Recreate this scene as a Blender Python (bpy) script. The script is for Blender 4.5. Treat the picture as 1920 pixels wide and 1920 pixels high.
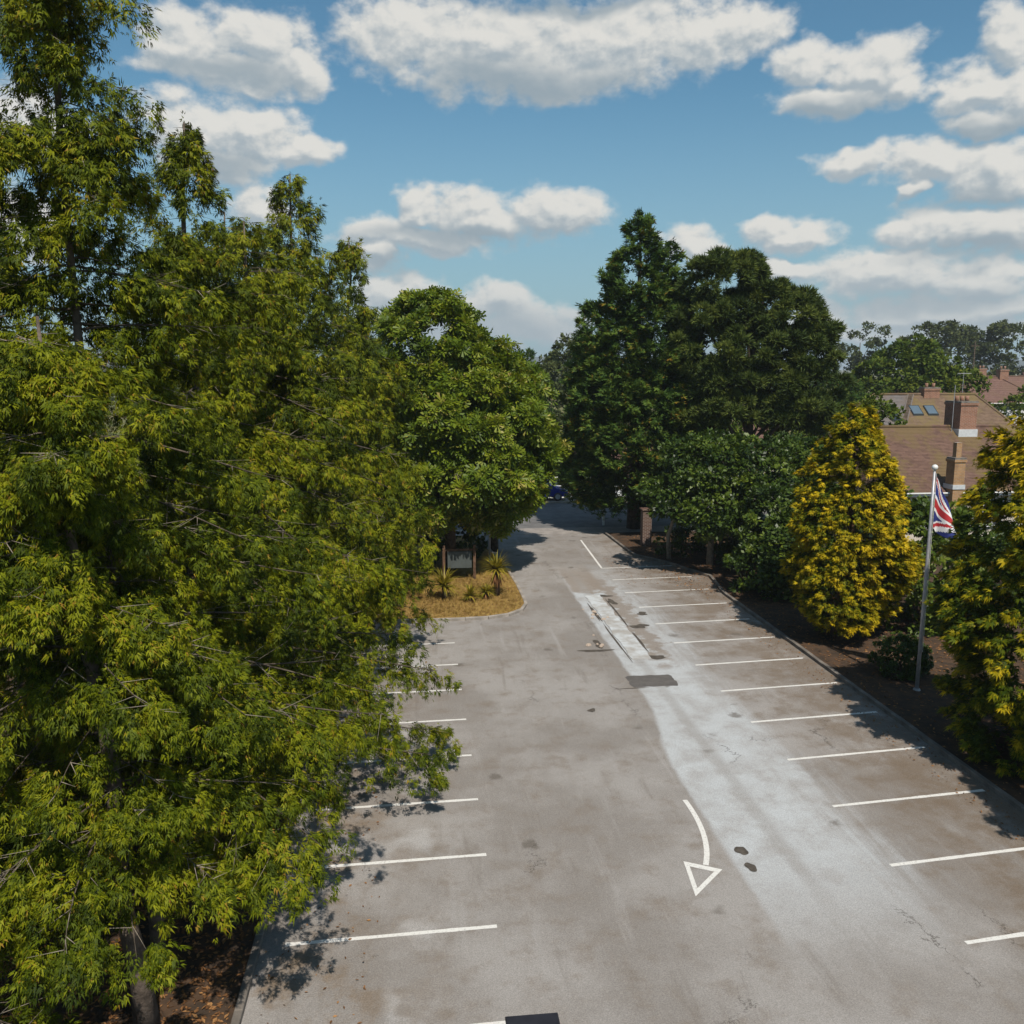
import bpy, math, random
import numpy as np
from mathutils import Vector
R = math.radians
for o in list(bpy.data.objects): bpy.data.objects.remove(o)
S = bpy.context.scene
COL = S.collection

# ------------------------------------------------------------------ camera
cam = bpy.data.cameras.new('camera'); cam.sensor_fit = 'HORIZONTAL'; cam.sensor_width = 36
cam.lens = 36 * 1650 / 1920; cam.clip_start = 0.2; cam.clip_end = 9000
co = bpy.data.objects.new('camera', cam); COL.objects.link(co)
co.location = (0, 0, 9.7); co.rotation_euler = (R(90 - 9.293), 0, -R(6.28)); S.camera = co

# ------------------------------------------------------------------ sun, sky, exposure
SUNV = Vector((.12, -.68, 1.0)).normalized()          # towards the sun
sun_el = math.asin(SUNV.z); sun_az = math.atan2(SUNV.x, SUNV.y)
sl = bpy.data.lights.new('sun', 'SUN'); sl.energy = 5.0; sl.angle = R(.55); sl.color = (1, .93, .83)
so = bpy.data.objects.new('sun', sl); COL.objects.link(so)
so.rotation_euler = SUNV.to_track_quat('Z', 'Y').to_euler(); so.location = (60, -100, 200)
S.view_settings.view_transform = 'Standard'; S.view_settings.look = 'None'
S.cycles.max_bounces = 4; S.cycles.diffuse_bounces = 2; S.cycles.transmission_bounces = 2; S.cycles.glossy_bounces = 2; S.cycles.volume_bounces = 0; S.cycles.transparent_max_bounces = 4
S.view_settings.exposure = 0; S.view_settings.gamma = 1

W = bpy.data.worlds.new('World'); S.world = W; W.use_nodes = True
W.cycles.sampling_method = 'NONE'
wt = W.node_tree; wt.nodes.clear()
def N(tree, typ, ins=None, **props):
    n = tree.nodes.new(typ)
    for k, v in props.items(): setattr(n, k, v)
    for k, v in (ins or {}).items():
        if hasattr(v, 'links') or isinstance(v, bpy.types.NodeSocket): tree.links.new(v, n.inputs[k])
        else: n.inputs[k].default_value = v
    return n
def M(tree, op, a, b=0.0, c=None, clamp=False):
    d = {0: a, 1: b}
    if c is not None: d[2] = c
    n = N(tree, 'ShaderNodeMath', d, operation=op, use_clamp=clamp); return n.outputs[0]
def VM(tree, op, a, b=None, c=None):
    d = {0: a}
    if b is not None: d[1] = b
    if c is not None: d[2] = c
    n = N(tree, 'ShaderNodeVectorMath', d, operation=op)
    return n.outputs['Value'] if op in ('LENGTH', 'DOT_PRODUCT') else n.outputs[0]
def MR(tree, v, a, b, c=0.0, d=1.0, smooth=True):
    n = N(tree, 'ShaderNodeMapRange', {0: v, 1: a, 2: b, 3: c, 4: d}, interpolation_type='SMOOTHSTEP' if smooth else 'LINEAR'); return n.outputs[0]
def MIX(tree, f, a, b, blend='MIX'):
    n = N(tree, 'ShaderNodeMix', {0: f, 6: a, 7: b}, data_type='RGBA', blend_type=blend); return n.outputs[2]
def NOISE(tree, vec, scale, detail=4, rough=.55, dist=0.0):
    return N(tree, 'ShaderNodeTexNoise', {'Vector': vec, 'Scale': scale, 'Detail': detail, 'Roughness': rough, 'Distortion': dist})

# cumulus clouds: (azimuth, elevation, half width, half height) in radians
CL = [(-0.003,0.333,0.075,0.037),(0.093,0.325,0.118,0.040),(0.205,0.331,0.128,0.040),(0.310,0.324,0.070,0.029),(0.358,0.328,0.040,0.024),(0.132,0.301,0.169,0.029),(-0.227,0.308,0.048,0.030),(-0.150,0.318,0.053,0.032),(-0.108,0.297,0.032,0.024),(-0.188,0.287,0.088,0.021),(-0.216,0.237,0.072,0.029),(-0.164,0.235,0.058,0.035),(-0.111,0.226,0.038,0.015),(-0.203,0.203,0.068,0.018),(-0.157,0.172,0.038,0.023),(-0.371,0.222,0.059,0.037),(-0.387,0.136,0.050,0.034),(0.005,0.170,0.030,0.022),(-0.038,0.144,0.034,0.027),(0.075,0.165,0.067,0.028),(0.162,0.167,0.058,0.028),(-0.042,0.120,0.034,0.019),(0.016,0.137,0.087,0.017),(-0.019,0.081,0.058,0.025),(0.092,0.073,0.053,0.026),(0.027,0.058,0.100,0.029),(0.133,0.047,0.065,0.026),(0.300,0.130,0.034,0.023),(0.420,0.295,0.039,0.023),(0.478,0.287,0.047,0.027),(0.444,0.262,0.066,0.018),(0.508,0.268,0.024,0.021),(0.593,0.299,0.033,0.022),(0.569,0.261,0.041,0.027),(0.606,0.252,0.040,0.033),(0.585,0.229,0.043,0.016),(0.458,0.201,0.043,0.014),(0.532,0.195,0.058,0.023),(0.589,0.183,0.055,0.030),(0.517,0.169,0.013,0.010),(0.410,0.137,0.053,0.016),(0.539,0.138,0.051,0.020),(0.598,0.131,0.055,0.027),(0.406,0.105,0.043,0.015),(0.495,0.099,0.076,0.029),(0.587,0.087,0.060,0.023),(0.561,0.058,0.115,0.022),(0.443,0.050,0.029,0.030),(0.524,0.038,0.149,0.016)]
CG = [(0.121,0.289,0.147,0.022),(0.177,0.359,0.122,0.009),(-0.183,0.287,0.078,0.013),(-0.203,0.203,0.063,0.014),(0.063,0.143,0.133,0.015),(-0.007,0.109,0.069,0.012),(0.074,0.041,0.130,0.026),(0.445,0.253,0.066,0.012),(0.581,0.223,0.045,0.012),(0.577,0.160,0.069,0.011),(0.585,0.113,0.069,0.014),(0.522,0.069,0.129,0.014),(0.563,0.042,0.120,0.011)]
def build_world():
    t = wt
    sky = N(t, 'ShaderNodeTexSky', sky_type='NISHITA', sun_disc=False, sun_elevation=sun_el, sun_rotation=sun_az,
            altitude=50, air_density=1.0, dust_density=.6, ozone_density=1.6)
    tc = N(t, 'ShaderNodeTexCoord').outputs['Generated']
    sx = N(t, 'ShaderNodeSeparateXYZ', {0: tc})
    x, y, z = sx.outputs
    az = M(t, 'ARCTAN2', x, y); el = M(t, 'ARCSINE', z)
    p = N(t, 'ShaderNodeCombineXYZ', {0: az, 1: el, 2: 0.0}).outputs[0]
    def field(q, L):
        d = None
        for (a, e, rx, ry) in L:
            v = VM(t, 'MULTIPLY_ADD', q, (1 / rx, 1 / ry, 0), (-a / rx, -e / ry, 0))
            l = VM(t, 'LENGTH', v)
            d = l if d is None else M(t, 'SMOOTH_MIN', d, l, .2)
        return d
    def dens(p):
        sp = VM(t, 'MULTIPLY', p, (1, 1.4, 1))
        nz = NOISE(t, sp, 13, 3, .55).outputs['Color']
        wv = VM(t, 'MULTIPLY', VM(t, 'SUBTRACT', nz, (.5, .5, .5)), (.085, .055, 0))
        q = VM(t, 'ADD', p, wv)
        fine = NOISE(t, sp, 40, 6, .58).outputs['Fac']
        return M(t, 'MULTIPLY_ADD', M(t, 'SUBTRACT', fine, .5), 1.05, field(q, CL)), q, fine
    d, q, fine = dens(p)
    d2, _, _ = dens(VM(t, 'ADD', p, (.004, .0085, 0)))
    a_in = MR(t, d, 1.20, .62)
    # the rest of the sky carries the same fair-weather cumulus
    pz = M(t, 'MAXIMUM', M(t, 'ADD', z, .12), .05)
    pl = N(t, 'ShaderNodeCombineXYZ', {0: M(t, 'DIVIDE', x, pz), 1: M(t, 'DIVIDE', y, pz), 2: 0.0}).outputs[0]
    gn = NOISE(t, pl, 1.5, 5, .55).outputs['Fac']
    a_out = MR(t, gn, .55, .64)
    win = M(t, 'MULTIPLY', MR(t, M(t, 'ABSOLUTE', M(t, 'SUBTRACT', az, .11)), .52, .66, 1, 0), MR(t, el, .35, .45, 1, 0))
    alpha = M(t, 'MULTIPLY', N(t, 'ShaderNodeMix', {0: win, 2: a_out, 3: a_in}, data_type='FLOAT').outputs[0], MR(t, z, -.01, .02))
    alpha = M(t, 'MULTIPLY', alpha, .97)
    g = M(t, 'MULTIPLY', MR(t, field(q, CG), 1.5, .2), .85)
    lit = MR(t, M(t, 'SUBTRACT', d2, d), -.42, .32)
    c = MIX(t, lit, (3.9, 4.5, 4.9, 1), (7.6, 7.45, 7.0, 1))
    c = MIX(t, g, c, (3.0, 3.7, 4.2, 1))
    # hazier, paler clouds towards the horizon
    c = MIX(t, MR(t, el, .0, .14, .5, 0), c, (5.0, 5.6, 5.9, 1))
    skyc = VM(t, 'MULTIPLY', sky.outputs[0], SKYTINT)
    skyc = MIX(t, MR(t, el, .32, .0, .0, .80), skyc, (2.9, 4.25, 5.1, 1))
    out = MIX(t, alpha, skyc, c)
    bg = N(t, 'ShaderNodeBackground', {0: out, 1: .1})
    ow = N(t, 'ShaderNodeOutputWorld'); t.links.new(bg.outputs[0], ow.inputs[0])
SKYTINT = (.62, .96, .97)
build_world()

# ------------------------------------------------------------------ helpers
def link(o, parent=None):
    COL.objects.link(o)
    if parent: o.parent = parent
    return o
def tag(o, label=None, cat=None, group=None, kind=None):
    if label: o['label'] = label
    if cat: o['category'] = cat
    if group: o['group'] = group
    if kind: o['kind'] = kind
    return o
def empty(name, loc=(0, 0, 0), label=None, cat=None, group=None):
    o = bpy.data.objects.new(name, None); o.location = loc; o.empty_display_size = .3
    return tag(link(o), label, cat, group)
def mesh_np(name, V, F, mat, parent=None, tint=None, smooth=False):
    """V (n,3) world or local coordinates, F (m,3) or (m,4) ints"""
    V = np.ascontiguousarray(V, dtype=np.float32).reshape(-1, 3); F = np.ascontiguousarray(F, dtype=np.int32)
    me = bpy.data.meshes.new(name); k = F.shape[1]
    me.vertices.add(len(V)); me.vertices.foreach_set('co', V.ravel())
    me.loops.add(F.size); me.loops.foreach_set('vertex_index', F.ravel())
    me.polygons.add(len(F)); me.polygons.foreach_set('loop_start', np.arange(0, F.size, k, dtype=np.int32))
    me.polygons.foreach_set('loop_total', np.full(len(F), k, dtype=np.int32))
    if smooth: me.polygons.foreach_set('use_smooth', np.ones(len(F), dtype=bool))
    me.update(calc_edges=True)
    if tint is not None:
        at = me.attributes.new('tint', 'FLOAT', 'POINT'); at.data.foreach_set('value', np.ascontiguousarray(tint, dtype=np.float32))
    if mat: me.materials.append(mat)
    o = bpy.data.objects.new(name, me); return link(o, parent)
class MB:
    """small polygon collector -> one mesh object"""
    def __init__(s): s.v = []; s.f = []; s.m = []; s.mi = 0
    def add(s, vs, fs):
        b = len(s.v); s.v += [tuple(v) for v in vs]
        for f in fs: s.f.append([b + i for i in f]); s.m.append(s.mi)
        return s
    def box(s, x0, x1, y0, y1, z0, z1, bev=0.0):
        if bev <= 0:
            return s.add([(x, y, z) for z in (z0, z1) for y in (y0, y1) for x in (x0, x1)],
                  [(0, 2, 3, 1), (4, 5, 7, 6), (0, 1, 5, 4), (1, 3, 7, 5), (3, 2, 6, 7), (2, 0, 4, 6)])
        b = bev
        ring = lambda e, z: [(x0 + e, y0 + e, z), (x1 - e, y0 + e, z), (x1 - e, y1 - e, z), (x0 + e, y1 - e, z)]
        vs = ring(b, z0) + ring(0, z0 + b) + ring(0, z1 - b) + ring(b, z1)
        fs = [(3, 2, 1, 0), (12, 13, 14, 15)]
        for r in range(3):
            for i in range(4): j = (i + 1) % 4; fs.append((r * 4 + i, r * 4 + j, r * 4 + 4 + j, r * 4 + 4 + i))
        return s.add(vs, fs)
    def tube(s, pts, rad, n=8, caps=True):
        pts = [Vector(p) for p in pts]; rad = rad if isinstance(rad, (list, tuple)) else [rad] * len(pts)
        vs = []
        for i, p in enumerate(pts):
            d = (pts[min(i + 1, len(pts) - 1)] - pts[max(i - 1, 0)]).normalized()
            a = d.orthogonal().normalized() if abs(d.z) < .95 else Vector((1, 0, 0)) - d * d.x
            a.normalize(); b = d.cross(a)
            for k in range(n):
                t = 2 * math.pi * k / n; vs.append(p + (a * math.cos(t) + b * math.sin(t)) * rad[i])
        fs = []
        for i in range(len(pts) - 1):
            for k in range(n): j = (k + 1) % n; fs.append((i * n + k, i * n + j, (i + 1) * n + j, (i + 1) * n + k))
        if caps: fs += [tuple(range(n - 1, -1, -1)), tuple(range((len(pts) - 1) * n, len(pts) * n))]
        return s.add(vs, fs)
    def build(s, name, mat, parent=None, smooth=False):
        me = bpy.data.meshes.new(name); me.from_pydata(s.v, [], s.f)
        for m in (mat if isinstance(mat, (list, tuple)) else [mat]): me.materials.append(m)
        me.polygons.foreach_set('material_index', s.m)
        if smooth: me.polygons.foreach_set('use_smooth', [True] * len(s.f))
        me.update(); o = bpy.data.objects.new(name, me); return link(o, parent)

# ------------------------------------------------------------------ materials
def newmat(name):
    m = bpy.data.materials.new(name); m.use_nodes = True; t = m.node_tree; t.nodes.clear()
    out = N(t, 'ShaderNodeOutputMaterial'); return m, t, out
def ramp(t, fac, stops):
    n = N(t, 'ShaderNodeValToRGB', {0: fac}); e = n.color_ramp.elements
    while len(e) < len(stops): e.new(.5)
    for el_, (p, c) in zip(e, stops): el_.position = p; el_.color = (*c, 1)
    return n.outputs[0]
def leafmat(name, stops, trans=.32, rough=.5, spec=.3, tcol=(1.25, 1.2, .5)):
    m, t, out = newmat(name)
    a = N(t, 'ShaderNodeAttribute', attribute_name='tint').outputs['Fac']
    c = ramp(t, a, stops)
    pb = N(t, 'ShaderNodeBsdfPrincipled', {'Base Color': c, 'Roughness': rough, 'Specular IOR Level': spec})
    tr = N(t, 'ShaderNodeBsdfTranslucent', {0: VM(t, 'MULTIPLY', c, tcol)})
    mx = N(t, 'ShaderNodeMixShader', {0: trans, 1: pb.outputs[0], 2: tr.outputs[0]})
    t.links.new(mx.outputs[0], out.inputs[0]); return m
def simple(name, col, rough=.6, var=.25, scale=6.0, bump=0.0, bscale=40.0, spec=.4, metal=0.0, col2=None):
    m, t, out = newmat(name)
    tc = N(t, 'ShaderNodeTexCoord').outputs['Object']
    nz = NOISE(t, tc, scale, 5, .6).outputs['Fac']
    c2 = col2 or tuple(v * (1 - var) for v in col)
    c = MIX(t, MR(t, nz, .35, .65), (*col, 1), (*c2, 1))
    pb = N(t, 'ShaderNodeBsdfPrincipled', {'Base Color': c, 'Roughness': rough, 'Specular IOR Level': spec, 'Metallic': metal})
    if bump:
        n2 = NOISE(t, tc, bscale, 4, .6).outputs['Fac']
        b = N(t, 'ShaderNodeBump', {'Strength': bump, 'Height': n2, 'Distance': .02}); t.links.new(b.outputs[0], pb.inputs['Normal'])
    t.links.new(pb.outputs[0], out.inputs[0]); return m

M_cedar = leafmat('cedar foliage', [(0, (.020, .033, .002)), (.45, (.074, .098, .003)), (.86, (.200, .208, .005)), (1, (.24, .14, .018))], .12, .6, .12)
M_darkcon = leafmat('dark cypress foliage', [(0, (.018, .038, .008)), (.5, (.048, .094, .018)), (.92, (.110, .155, .020)), (1, (.20, .12, .015))], .12, .6, .12)
M_pine = leafmat('pine needles', [(0, (.030, .046, .012)), (.5, (.068, .098, .021)), (1, (.150, .175, .032))], .10, .6, .12)
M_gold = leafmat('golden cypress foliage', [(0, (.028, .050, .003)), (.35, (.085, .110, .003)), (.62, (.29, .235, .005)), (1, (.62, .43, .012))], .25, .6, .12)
M_chest = leafmat('chestnut leaves', [(0, (.036, .066, .005)), (.45, (.098, .150, .007)), (.92, (.215, .245, .012)), (1, (.36, .30, .08))], .28, .5, .3)
M_laurel = leafmat('laurel leaves', [(0, (.020, .040, .006)), (.5, (.056, .095, .010)), (1, (.15, .19, .02))], .22, .42, .35)
M_far = leafmat('far tree leaves', [(0, (.034, .046, .018)), (.5, (.066, .084, .026)), (1, (.110, .120, .04))], .2, .7, .1)
M_farg = leafmat('far green leaves', [(0, (.032, .058, .010)), (.5, (.070, .105, .014)), (1, (.16, .18, .02))], .2, .7, .1)
M_palm = leafmat('palm leaves', [(0, (.07, .085, .012)), (.5, (.18, .17, .018)), (1, (.34, .26, .03))], .3, .4, .4)
M_litter = leafmat('dry leaf litter', [(0, (.07, .035, .016)), (.5, (.20, .095, .038)), (1, (.36, .19, .075))], .1, .8, .1, (1, .8, .5))
M_straw = leafmat('straw grass', [(0, (.13, .085, .025)), (.5, (.32, .21, .06)), (1, (.46, .32, .10))], .25, .7, .15, (1, .9, .6))
M_bark = simple('bark', (.10, .075, .055), .9, .5, 5, .8, 30, .15)
M_barkb = simple('bough bark', (.115, .092, .070), .9, .4, 5, .6, 30, .15)
M_barkc = simple('cedar bark', (.155, .122, .098), .9, .5, 5, .8, 30, .15)
M_barkp = simple('pale twig bark', (.33, .28, .22), .85, .35, 8, .4, 30, .2)
M_barkr = simple('red bark', (.16, .095, .06), .9, .5, 5, .8, 25, .15)

def tarmac():
    m, t, out = newmat('worn tarmac')
    tc = N(t, 'ShaderNodeTexCoord').outputs['Object']
    s = N(t, 'ShaderNodeSeparateXYZ', {0: tc}); X, Y, _ = s.outputs
    big = NOISE(t, tc, .22, 5, .6).outputs['Fac']; mid = NOISE(t, tc, 1.3, 6, .65).outputs['Fac']
    st = VM(t, 'MULTIPLY', tc, (1.0, .09, 1)); streak = NOISE(t, st, 2.4, 5, .6, .3).outputs['Fac']
    agg = NOISE(t, tc, 42, 4, .85).outputs['Fac']; agg2 = N(t, 'ShaderNodeTexVoronoi', {'Vector': tc, 'Scale': 38}).outputs['Distance']
    c = MIX(t, MR(t, big, .40, .60), (.204, .185, .168, 1), (.270, .252, .236, 1))
    c = MIX(t, MR(t, mid, .46, .74, 0, .8), c, (.172, .142, .115, 1))
    c = MIX(t, MR(t, streak, .56, .76, 0, .45), c, (.32, .305, .292, 1))
    c = MIX(t, MR(t, streak, .42, .28, 0, .45), c, (.155, .134, .115, 1))
    # bleached strip running along the right hand bays
    wob = M(t, 'MULTIPLY_ADD', M(t, 'SUBTRACT', mid, .5), .35, X)
    wob2 = M(t, 'MULTIPLY_ADD', M(t, 'SUBTRACT', streak, .5), 2.6, M(t, 'MULTIPLY_ADD', M(t, 'SUBTRACT', big, .5), 1.6, X))
    e0 = M(t, 'MULTIPLY_ADD', MR(t, Y, 19.5, 24.5), .55, 6.13)
    dl = M(t, 'SUBTRACT', wob, e0)
    strip = M(t, 'MULTIPLY', MR(t, dl, -.06, .10), MR(t, wob2, 9.9, 8.5))
    ym = M(t, 'MULTIPLY_ADD', M(t, 'SUBTRACT', mid, .5), 5, Y)
    strip = M(t, 'MULTIPLY', strip, M(t, 'MULTIPLY', MR(t, ym, 11.5, 16.0), MR(t, ym, 44, 36)))
    pale = MIX(t, MR(t, mid, .35, .7), (.40, .415, .425, 1), (.315, .31, .305, 1))
    c = MIX(t, M(t, 'MULTIPLY', strip, .93), c, pale)
    # worn brown band beside the concrete slabs
    bb = M(t, 'MULTIPLY', MR(t, M(t, 'ABSOLUTE', M(t, 'SUBTRACT', M(t, 'MULTIPLY_ADD', M(t, 'SUBTRACT', mid, .5), 2.6, X), 8.22)), .62, .22), M(t, 'MULTIPLY', MR(t, ym, 26.6, 28.6), MR(t, ym, 41, 38)))
    c = MIX(t, M(t, 'MULTIPLY', bb, .85), c, (.20, .165, .135, 1))
    bc = M(t, 'MULTIPLY', MR(t, M(t, 'ABSOLUTE', M(t, 'SUBTRACT', wob, 7.5)), .9, .6), M(t, 'MULTIPLY', MR(t, ym, 36.2, 37.4), MR(t, ym, 43, 40)))
    c = MIX(t, M(t, 'MULTIPLY', bc, .85), c, (.22, .185, .155, 1))
    # tyre track inside the pale strip
    tr = M(t, 'MULTIPLY', strip, MR(t, M(t, 'ABSOLUTE', M(t, 'SUBTRACT', wob, 7.35)), .28, .05, 0, .5))
    c = MIX(t, tr, c, (.24, .225, .21, 1))
    # brown dirt washed against the right kerb, and leaf stains on the left bays
    dr = M(t, 'MULTIPLY', MR(t, M(t, 'MULTIPLY_ADD', M(t, 'SUBTRACT', mid, .5), 3.4, X), 9.3, 12.0), MR(t, NOISE(t, tc, .9, 6, .7).outputs['Fac'], .30, .58))
    c = MIX(t, M(t, 'MULTIPLY', dr, .75), c, (.135, .098, .066, 1))
    dlf = M(t, 'MULTIPLY', MR(t, M(t, 'MULTIPLY_ADD', M(t, 'SUBTRACT', big, .5), 5, X), 1.2, -2.4), MR(t, NOISE(t, tc, .75, 6, .7).outputs['Fac'], .47, .66))
    c = MIX(t, M(t, 'MULTIPLY', dlf, .75), c, (.16, .11, .065, 1))
    lw = M(t, 'MULTIPLY', MR(t, M(t, 'ABSOLUTE', M(t, 'SUBTRACT', wob, -.2)), .55, .2), MR(t, NOISE(t, tc, .55, 4).outputs['Fac'], .52, .64))
    c = MIX(t, M(t, 'MULTIPLY', lw, .55), c, (.37, .36, .35, 1))
    # oil spots
    sp = N(t, 'ShaderNodeTexVoronoi', {'Vector': VM(t, 'MULTIPLY_ADD', NOISE(t, tc, 3, 3).outputs['Color'], (.5, .5, 0), tc), 'Scale': .55}).outputs['Distance']
    c = MIX(t, MR(t, sp, .13, .04, 0, .7), c, (.10, .085, .07, 1))
    # aggregate
    k = M(t, 'MULTIPLY_ADD', M(t, 'SUBTRACT', agg, .5), 1.7, 1.0)
    k = M(t, 'MULTIPLY', k, M(t, 'MULTIPLY_ADD', agg2, .22, .92))
    sc = N(t, 'ShaderNodeVectorMath', {0: c, 'Scale': k}, operation='SCALE').outputs[0]
    # cracks
    cw = VM(t, 'MULTIPLY_ADD', NOISE(t, tc, 1.6, 5, .7).outputs['Color'], (1.6, 1.6, 0), VM(t, 'MULTIPLY', tc, (1, .45, 1)))
    ck = N(t, 'ShaderNodeTexVoronoi', {'Vector': cw, 'Scale': .28}, feature='DISTANCE_TO_EDGE').outputs['Distance']
    cm = M(t, 'MULTIPLY', MR(t, ck, .006, .002), MR(t, NOISE(t, tc, .35, 3).outputs['Fac'], .54, .62))
    sc = MIX(t, M(t, 'MULTIPLY', cm, .65), sc, (.06, .05, .042, 1))
    pb = N(t, 'ShaderNodeBsdfPrincipled', {'Base Color': sc, 'Roughness': .86, 'Specular IOR Level': .3})
    b = N(t, 'ShaderNodeBump', {'Strength': .5, 'Height': agg, 'Distance': .012}); t.links.new(b.outputs[0], pb.inputs['Normal'])
    t.links.new(pb.outputs[0], out.inputs[0]); return m
M_tarmac = tarmac()
M_road = simple('road asphalt', (.16, .155, .15), .85, .3, 1.2, .4, 50, .3)
M_pave = simple('pavement', (.30, .27, .245), .85, .25, 2, .3, 40, .3)
M_soil = simple('soil', (.050, .036, .026), .95, .55, 2.5, .9, 14, .1, col2=(.085, .052, .032))
M_field = simple('dry lawn', (.10, .11, .035), .95, .4, .05, .6, 3, .1, col2=(.17, .14, .06))
M_bed = simple('straw bed', (.30, .20, .065), .95, .5, 5, .9, 24, .1, col2=(.20, .115, .04))
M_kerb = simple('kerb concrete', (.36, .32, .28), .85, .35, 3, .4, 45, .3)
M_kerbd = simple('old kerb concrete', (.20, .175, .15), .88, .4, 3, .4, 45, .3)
M_slab = simple('concrete slab', (.49, .51, .52), .8, .18, 1.7, .5, 40, .3, col2=(.33, .31, .285))
M_patch = simple('fresh asphalt patch', (.115, .105, .098), .85, .2, 4, .5, 60, .3)
def paint():
    m, t, out = newmat('road paint')
    tc = N(t, 'ShaderNodeTexCoord').outputs['Object']
    w = NOISE(t, tc, 22, 6, .75).outputs['Fac']
    c = MIX(t, MR(t, w, .50, .68, 0, .75), (.64, .625, .59, 1), (.31, .29, .27, 1))
    pb = N(t, 'ShaderNodeBsdfPrincipled', {'Base Color': c, 'Roughness': .7, 'Specular IOR Level': .3})
    t.links.new(pb.outputs[0], out.inputs[0]); return m
M_paint = paint()
M_metal = simple('galvanised metal', (.42, .42, .44), .45, .2, 10, 0, 1, .5, .3)
M_white = simple('white paint', (.72, .72, .70), .5, .08, 3)
M_glass = simple('window glass', (.03, .035, .04), .08, .2, 1, 0, 1, .8)
M_skyl = simple('skylight glass', (.25, .32, .36), .06, .1, 1, 0, 1, 1.0, .6)
M_render = simple('pale render wall', (.62, .55, .46), .85, .15, 2, .2, 40)
M_wwall = simple('white wall', (.70, .72, .76), .8, .1, 2, .2, 40)
def tiles(name, c1, c2, c3):
    m, t, out = newmat(name)
    tc = N(t, 'ShaderNodeTexCoord').outputs['Object']
    v = N(t, 'ShaderNodeTexVoronoi', {'Vector': VM(t, 'MULTIPLY', tc, (4.2, 5.5, 7.5)), 'Scale': 1.0}, feature='F1').outputs['Color']
    h = N(t, 'ShaderNodeSeparateXYZ', {0: v}).outputs[0]
    moss = NOISE(t, tc, .55, 5, .6).outputs['Fac']; m2 = NOISE(t, tc, 3.2, 5, .7).outputs['Fac']
    c = MIX(t, h, (*c1, 1), (*c2, 1)); c = MIX(t, MR(t, M(t, 'ADD', moss, M(t, 'MULTIPLY', m2, .4)), .62, .80, 0, .85), c, (*c3, 1))
    pb = N(t, 'ShaderNodeBsdfPrincipled', {'Base Color': c, 'Roughness': .85, 'Specular IOR Level': .2})
    b = N(t, 'ShaderNodeBump', {'Strength': .6, 'Height': h, 'Distance': .03}); t.links.new(b.outputs[0], pb.inputs['Normal'])
    t.links.new(pb.outputs[0], out.inputs[0]); return m
M_tileA = tiles('brown clay tiles', (.105, .062, .048), (.165, .098, .074), (.155, .108, .05))
M_tileB = tiles('mossy tiles', (.130, .085, .058), (.180, .120, .082), (.170, .125, .055))
M_tileG = tiles('grey tiles', (.125, .112, .108), (.165, .145, .138), (.15, .12, .10))
M_tileR = tiles('red tiles', (.130, .074, .060), (.175, .102, .082), (.15, .09, .065))
M_lead = simple('lead flashing', (.55, .57, .58), .6, .15, 5)
def brick(name, a, b):
    m, t, out = newmat(name)
    tc = N(t, 'ShaderNodeTexCoord').outputs['Object']
    s = N(t, 'ShaderNodeSeparateXYZ', {0: tc}); uv = N(t, 'ShaderNodeCombineXYZ', {0: M(t, 'ADD', s.outputs[0], s.outputs[1]), 1: s.outputs[2], 2: 0.0}).outputs[0]
    bt = N(t, 'ShaderNodeTexBrick', {'Vector': uv, 'Color1': (*a, 1), 'Color2': (*b, 1), 'Mortar': (.33, .29, .25, 1), 'Scale': 1.0, 'Mortar Size': .008, 'Brick Width': .225, 'Row Height': .075})
    nz = NOISE(t, tc, 2.5, 4).outputs['Fac']; c = MIX(t, MR(t, nz, .45, .7, 0, .4), bt.outputs[0], (.12, .08, .05, 1))
    pb = N(t, 'ShaderNodeBsdfPrincipled', {'Base Color': c, 'Roughness': .9, 'Specular IOR Level': .2})
    bp = N(t, 'ShaderNodeBump', {'Strength': .5, 'Height': bt.outputs[1], 'Distance': .01}, invert=True); t.links.new(bp.outputs[0], pb.inputs['Normal'])
    t.links.new(pb.outputs[0], out.inputs[0]); return m
M_brickO = brick('orange brick', (.36, .19, .075), (.42, .24, .10))
M_brickD = brick('shaded red brick', (.075, .036, .027), (.10, .05, .036))  # brick colour darkened to stand for the shade on the pillar
M_brickR = brick('red brick', (.25, .105, .06), (.31, .14, .08))

# ------------------------------------------------------------------ ground, roads, kerbs
def terrain():
    ys = np.array([-400, -60, -10, 0, 20, 40, 50, 56, 63, 64.5, 68, 72, 80, 100, 140, 220, 400, 900, 2500, 6000.])
    xs = np.array([-6000, -1500, -400, -120, -60, -30, -10, 0, 10, 20, 30, 45, 60, 90, 150, 300, 700, 2000, 6000.])
    zf = lambda x, y: (0.0 if y < 64 else -2.0 * min(1, (y - 64) / 9)) * (1 if x < 40 else .6) - .02
    V = [(x, y, zf(x, y)) for y in ys for x in xs]; nx = len(xs)
    F = [(j * nx + i, j * nx + i + 1, (j + 1) * nx + i + 1, (j + 1) * nx + i) for j in range(len(ys) - 1) for i in range(nx - 1)]
    return tag(mesh_np('ground', V, F, M_field), kind='structure')
terrain()
def sheet(name, poly, z, mat, parent=None, kind='structure'):
    mb = MB(); mb.add([(x, y, z) for x, y in poly], [tuple(range(len(poly)))])
    o = mb.build(name, mat, parent)
    if kind: tag(o, kind=kind)
    return o
def arc(cx, cy, r, a0, a1, n=8): return [(cx + r * math.cos(R(a0 + (a1 - a0) * i / n)), cy + r * math.sin(R(a0 + (a1 - a0) * i / n))) for i in range(n + 1)]
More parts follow.
